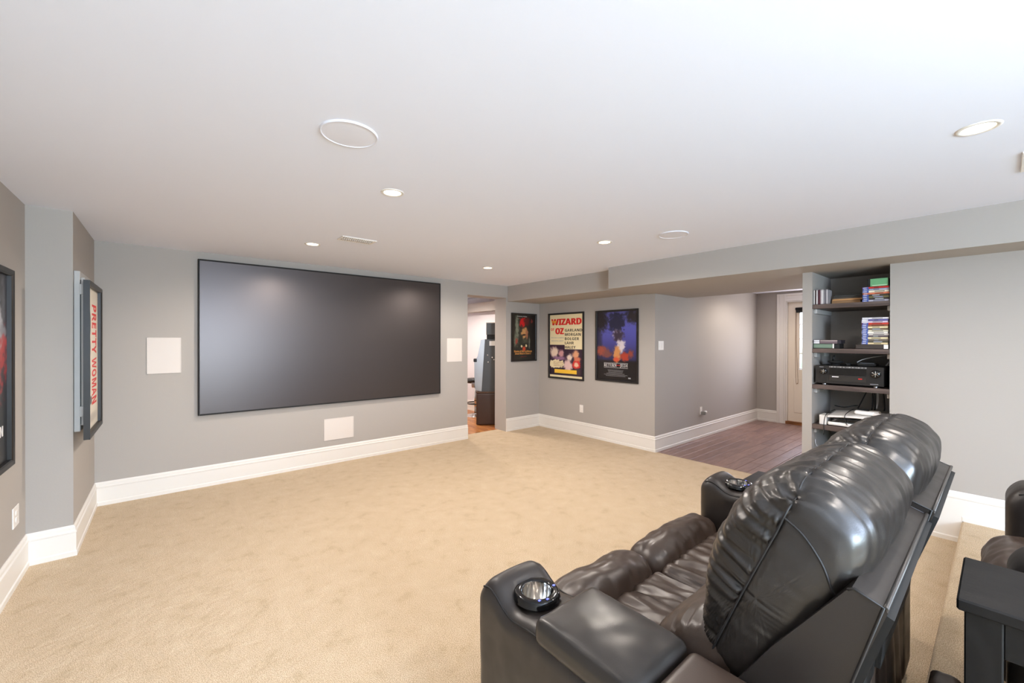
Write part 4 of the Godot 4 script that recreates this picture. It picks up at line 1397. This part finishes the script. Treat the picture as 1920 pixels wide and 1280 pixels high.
	obj("face", rbox(begin(true), Vector3(-0.03, 0.028, -0.05), Vector3(0.02, 0.042, 0.03), 0.006, Vector3i(5, 4, 6)), M.black_matte, gc)
	# cables above the console
	var cx := 5.22
	for k in 4:
		var zz: float = [4.285, 4.315, 4.33, 4.385][k]
		var y0 := 1.02
		var pts := [Vector3(cx, y0, zz), Vector3(cx + 0.01, 0.93, zz + [-0.035, 0.002, 0.0, 0.006][k]), Vector3(cx, 0.86, zz + [-0.06, 0.0, 0.002, 0.01][k]), Vector3(cx - 0.02, 0.845, zz + [-0.065, 0.0, 0.003, 0.01][k])]
		cable(["black cable bowing left above the white console", "straight black cable hanging above the white console", "black cable beside the pale cable above the console", "rightmost black cable hanging behind the controller"][k], pts, [0.005, 0.005, 0.006, 0.006][k], M.cable_black)
	cable("pale cable hanging among the black ones above the console", [Vector3(cx, 1.02, 4.35), Vector3(cx, 0.93, 4.352), Vector3(cx - 0.01, 0.855, 4.345)], 0.006, M.cable_white)
	cable("black cable arching over the top of the white console", [Vector3(5.18, 0.85, 4.06), Vector3(5.12, 0.85, 4.14), Vector3(5.13, 0.87, 4.2), Vector3(5.15, 0.872, 4.215), Vector3(5.19, 0.87, 4.22)], 0.0045, M.cable_black)
	cable("thin black cable looping over the console front and the shelf edge", [Vector3(5.06, 0.85, 4.218), Vector3(4.96, 0.84, 4.205), Vector3(4.862, 0.815, 4.195), Vector3(4.858, 0.77, 4.197), Vector3(4.86, 0.735, 4.21)], 0.003, M.cable_black)
	cable("thin black cable hanging over the shelf left of the console", [Vector3(4.99, 0.84, 4.1), Vector3(4.88, 0.81, 4.067), Vector3(4.846, 0.77, 4.058), Vector3(4.845, 0.70, 4.053), Vector3(4.85, 0.655, 4.055), Vector3(4.87, 0.625, 4.045)], 0.003, M.cable_black)
	# bottom of the niche
	var bb := thing("subwoofer", "black box at the bottom of the shelf niche", "speaker", Vector3(4.87, 0, 3.98))
	obj("cabinet", bx(begin(), Vector3(0, 0.01, 0), Vector3(0.5, 0.47, 0.47), 0.006), M.black_matte, bb)
	obj("grille", bx(begin(), Vector3(-0.01, 0.05, 0.02), Vector3(0.002, 0.44, 0.45), 0.006), M.black, bb)
	for s in [0.06, 0.4]:
		obj("foot", bx(begin(), Vector3(0.06, 0, s), Vector3(0.1, 0.01, s + 0.04)), M.black, bb)
	cable("black cable loop lying on the black box in the niche", [Vector3(5.15, 0.478, 4.12), Vector3(5.12, 0.55, 4.13), Vector3(5.1, 0.6, 4.18), Vector3(5.08, 0.58, 4.24), Vector3(5.05, 0.5, 4.3), Vector3(5.05, 0.478, 4.33)], 0.007, M.cable_black)
	cable("thin cable stub hanging on the left side inside the niche", [Vector3(4.93, 0.56, 3.972), Vector3(4.93, 0.52, 3.975), Vector3(4.95, 0.49, 3.99), Vector3(4.98, 0.475, 4.0)], 0.003, M.cable_white)


# ---------------------------------------------------------------- behind the doorway
func build_far_room() -> void:
	var turn := deg_to_rad(-37.0)
	var c := thing("storage_cube", "brown leather cube under the grey slot machine behind the doorway", "ottoman", Vector3(4.505, 0, -0.691), turn)
	obj("body", rbox(begin(true), Vector3(0, 0.004, -0.42), Vector3(0.5, 0.545, 0.0), 0.018, Vector3i(24, 24, 16), func(q: Vector3) -> Vector3:
		q.z += 0.02 * nz.get_noise_2d(q.x * 5, q.y * 6)
		return q), mat(c8(66, 42, 28), 0.38), c)
	obj("lid", rbox(begin(true), Vector3(-0.006, 0.545, -0.425), Vector3(0.506, 0.57, 0.006), 0.01, Vector3i(10, 6, 10)), mat(c8(88, 60, 40), 0.4), c)
	var s := thing("slot_machine", "grey slot machine with chrome front standing on the brown cube", "slot machine", Vector3(4.505, 0.571, -0.691), turn)
	var side := mat(c8(76, 76, 76), 0.45, 0.1)
	obj("cabinet", prism(begin(), PackedVector2Array([Vector2(0.088, 0), Vector2(0.49, 0), Vector2(0.49, 0.89), Vector2(0.145, 0.89)]), Vector3(0, 0, -0.4), Vector3.RIGHT, Vector3.UP, Vector3(0, 0, 0.38)), side, s)
	obj("front", prism(begin(), PackedVector2Array([Vector2(-0.02, 0.02), Vector2(0.087, 0.0), Vector2(0.144, 0.89), Vector2(0.075, 0.88), Vector2(0.02, 0.6), Vector2(-0.036, 0.5), Vector2(-0.034, 0.25)]), Vector3(0, 0, -0.395), Vector3.RIGHT, Vector3.UP, Vector3(0, 0, 0.37)), M.steel, s)
	obj("neck", bx(begin(), Vector3(0.175, 0.89, -0.39), Vector3(0.48, 0.965, -0.03), 0.004), M.black_matte, s)
	obj("topper", bx(begin(), Vector3(0.172, 0.965, -0.39), Vector3(0.48, 1.165, -0.025), 0.004), side, s)
	obj("topper_trim", bx(begin(), Vector3(0.16, 1.165, -0.395), Vector3(0.49, 1.18, -0.02), 0.003), M.plastic_white, s)
	obj("topper_trim", bx(begin(), Vector3(0.16, 0.965, -0.393), Vector3(0.171, 1.165, -0.021), 0.003), M.plastic_white, s)
	obj("knob", rbox(begin(true), Vector3(-0.05, 0.5, -0.07), Vector3(0.01, 0.56, -0.015), 0.012, Vector3i(5, 5, 5)), M.black, s)
	obj("sticker", bx(begin(), Vector3(0.22, 0.78, -0.02), Vector3(0.32, 0.86, -0.0185)), M.plastic_white, s)
	obj("coin_tray", lathe(begin(true), [Vector2(0.0, 0.0), Vector2(0.03, 0.0), Vector2(0.04, 0.02), Vector2(0.045, 0.08)], Vector3(-0.045, 0.06, -0.08), 20), M.steel, s)
	for b in [[0.19, 0.62], [0.2, 0.5], [0.3, 0.54], [0.27, 0.58], [0.36, 0.63]]:
		obj("bolt", lathe(begin(true), [Vector2(0.012, 0), Vector2(0.009, 0.004), Vector2(0, 0.005)], Vector3(b[0], b[1], -0.0205), 10, Basis(Vector3.RIGHT, PI / 2)), M.chrome, s)
	var st := thing("bar_stool", "chrome bar stool with black seat behind the slot machine", "stool", Vector3(5.02, 0, -1.45))
	obj("base", lathe(begin(true), [Vector2(0.2, 0.0), Vector2(0.2, 0.008), Vector2(0.16, 0.02), Vector2(0.04, 0.035), Vector2(0.03, 0.05)], Vector3.ZERO, 36), M.chrome, st)
	obj("post", tube(begin(true), PackedVector3Array([Vector3(0, 0.04, 0), Vector3(0, 0.63, 0)]), 0.026, 16), M.chrome, st)
	var ring := []
	for k in 24:
		ring.append(Vector3(cos(TAU * k / 24) * 0.17, 0.24, sin(TAU * k / 24) * 0.17))
	obj("foot_ring", tube(begin(true), PackedVector3Array(ring), 0.012, 8, true), M.black, st)
	obj("ring_spoke", tube(begin(true), PackedVector3Array([Vector3(-0.17, 0.24, 0), Vector3(0.17, 0.24, 0)]), 0.01, 8), M.chrome, st)
	obj("seat", lathe(begin(true), [Vector2(0.0, 0.63), Vector2(0.17, 0.63), Vector2(0.195, 0.65), Vector2(0.195, 0.7), Vector2(0.17, 0.715), Vector2(0, 0.72)], Vector3.ZERO, 32), M.black, st)
	# the lamp that lights that room
	pot(Vector2(4.25, -1.3), "recessed ceiling light in the room behind the doorway", 1.4)
	pot(Vector2(3.4, -2.2), "recessed ceiling light deep in the room behind the doorway", 1.4)
	pot(Vector2(7.3, 3.0), "recessed ceiling light above the wooden floor of the hall", 0.7)


func _ready() -> void:
	rng.seed = 12
	set_stage()
	make_materials()
	build_room()
	build_seating()
	build_posters()
	build_fittings()
	build_niche()
	build_far_room()
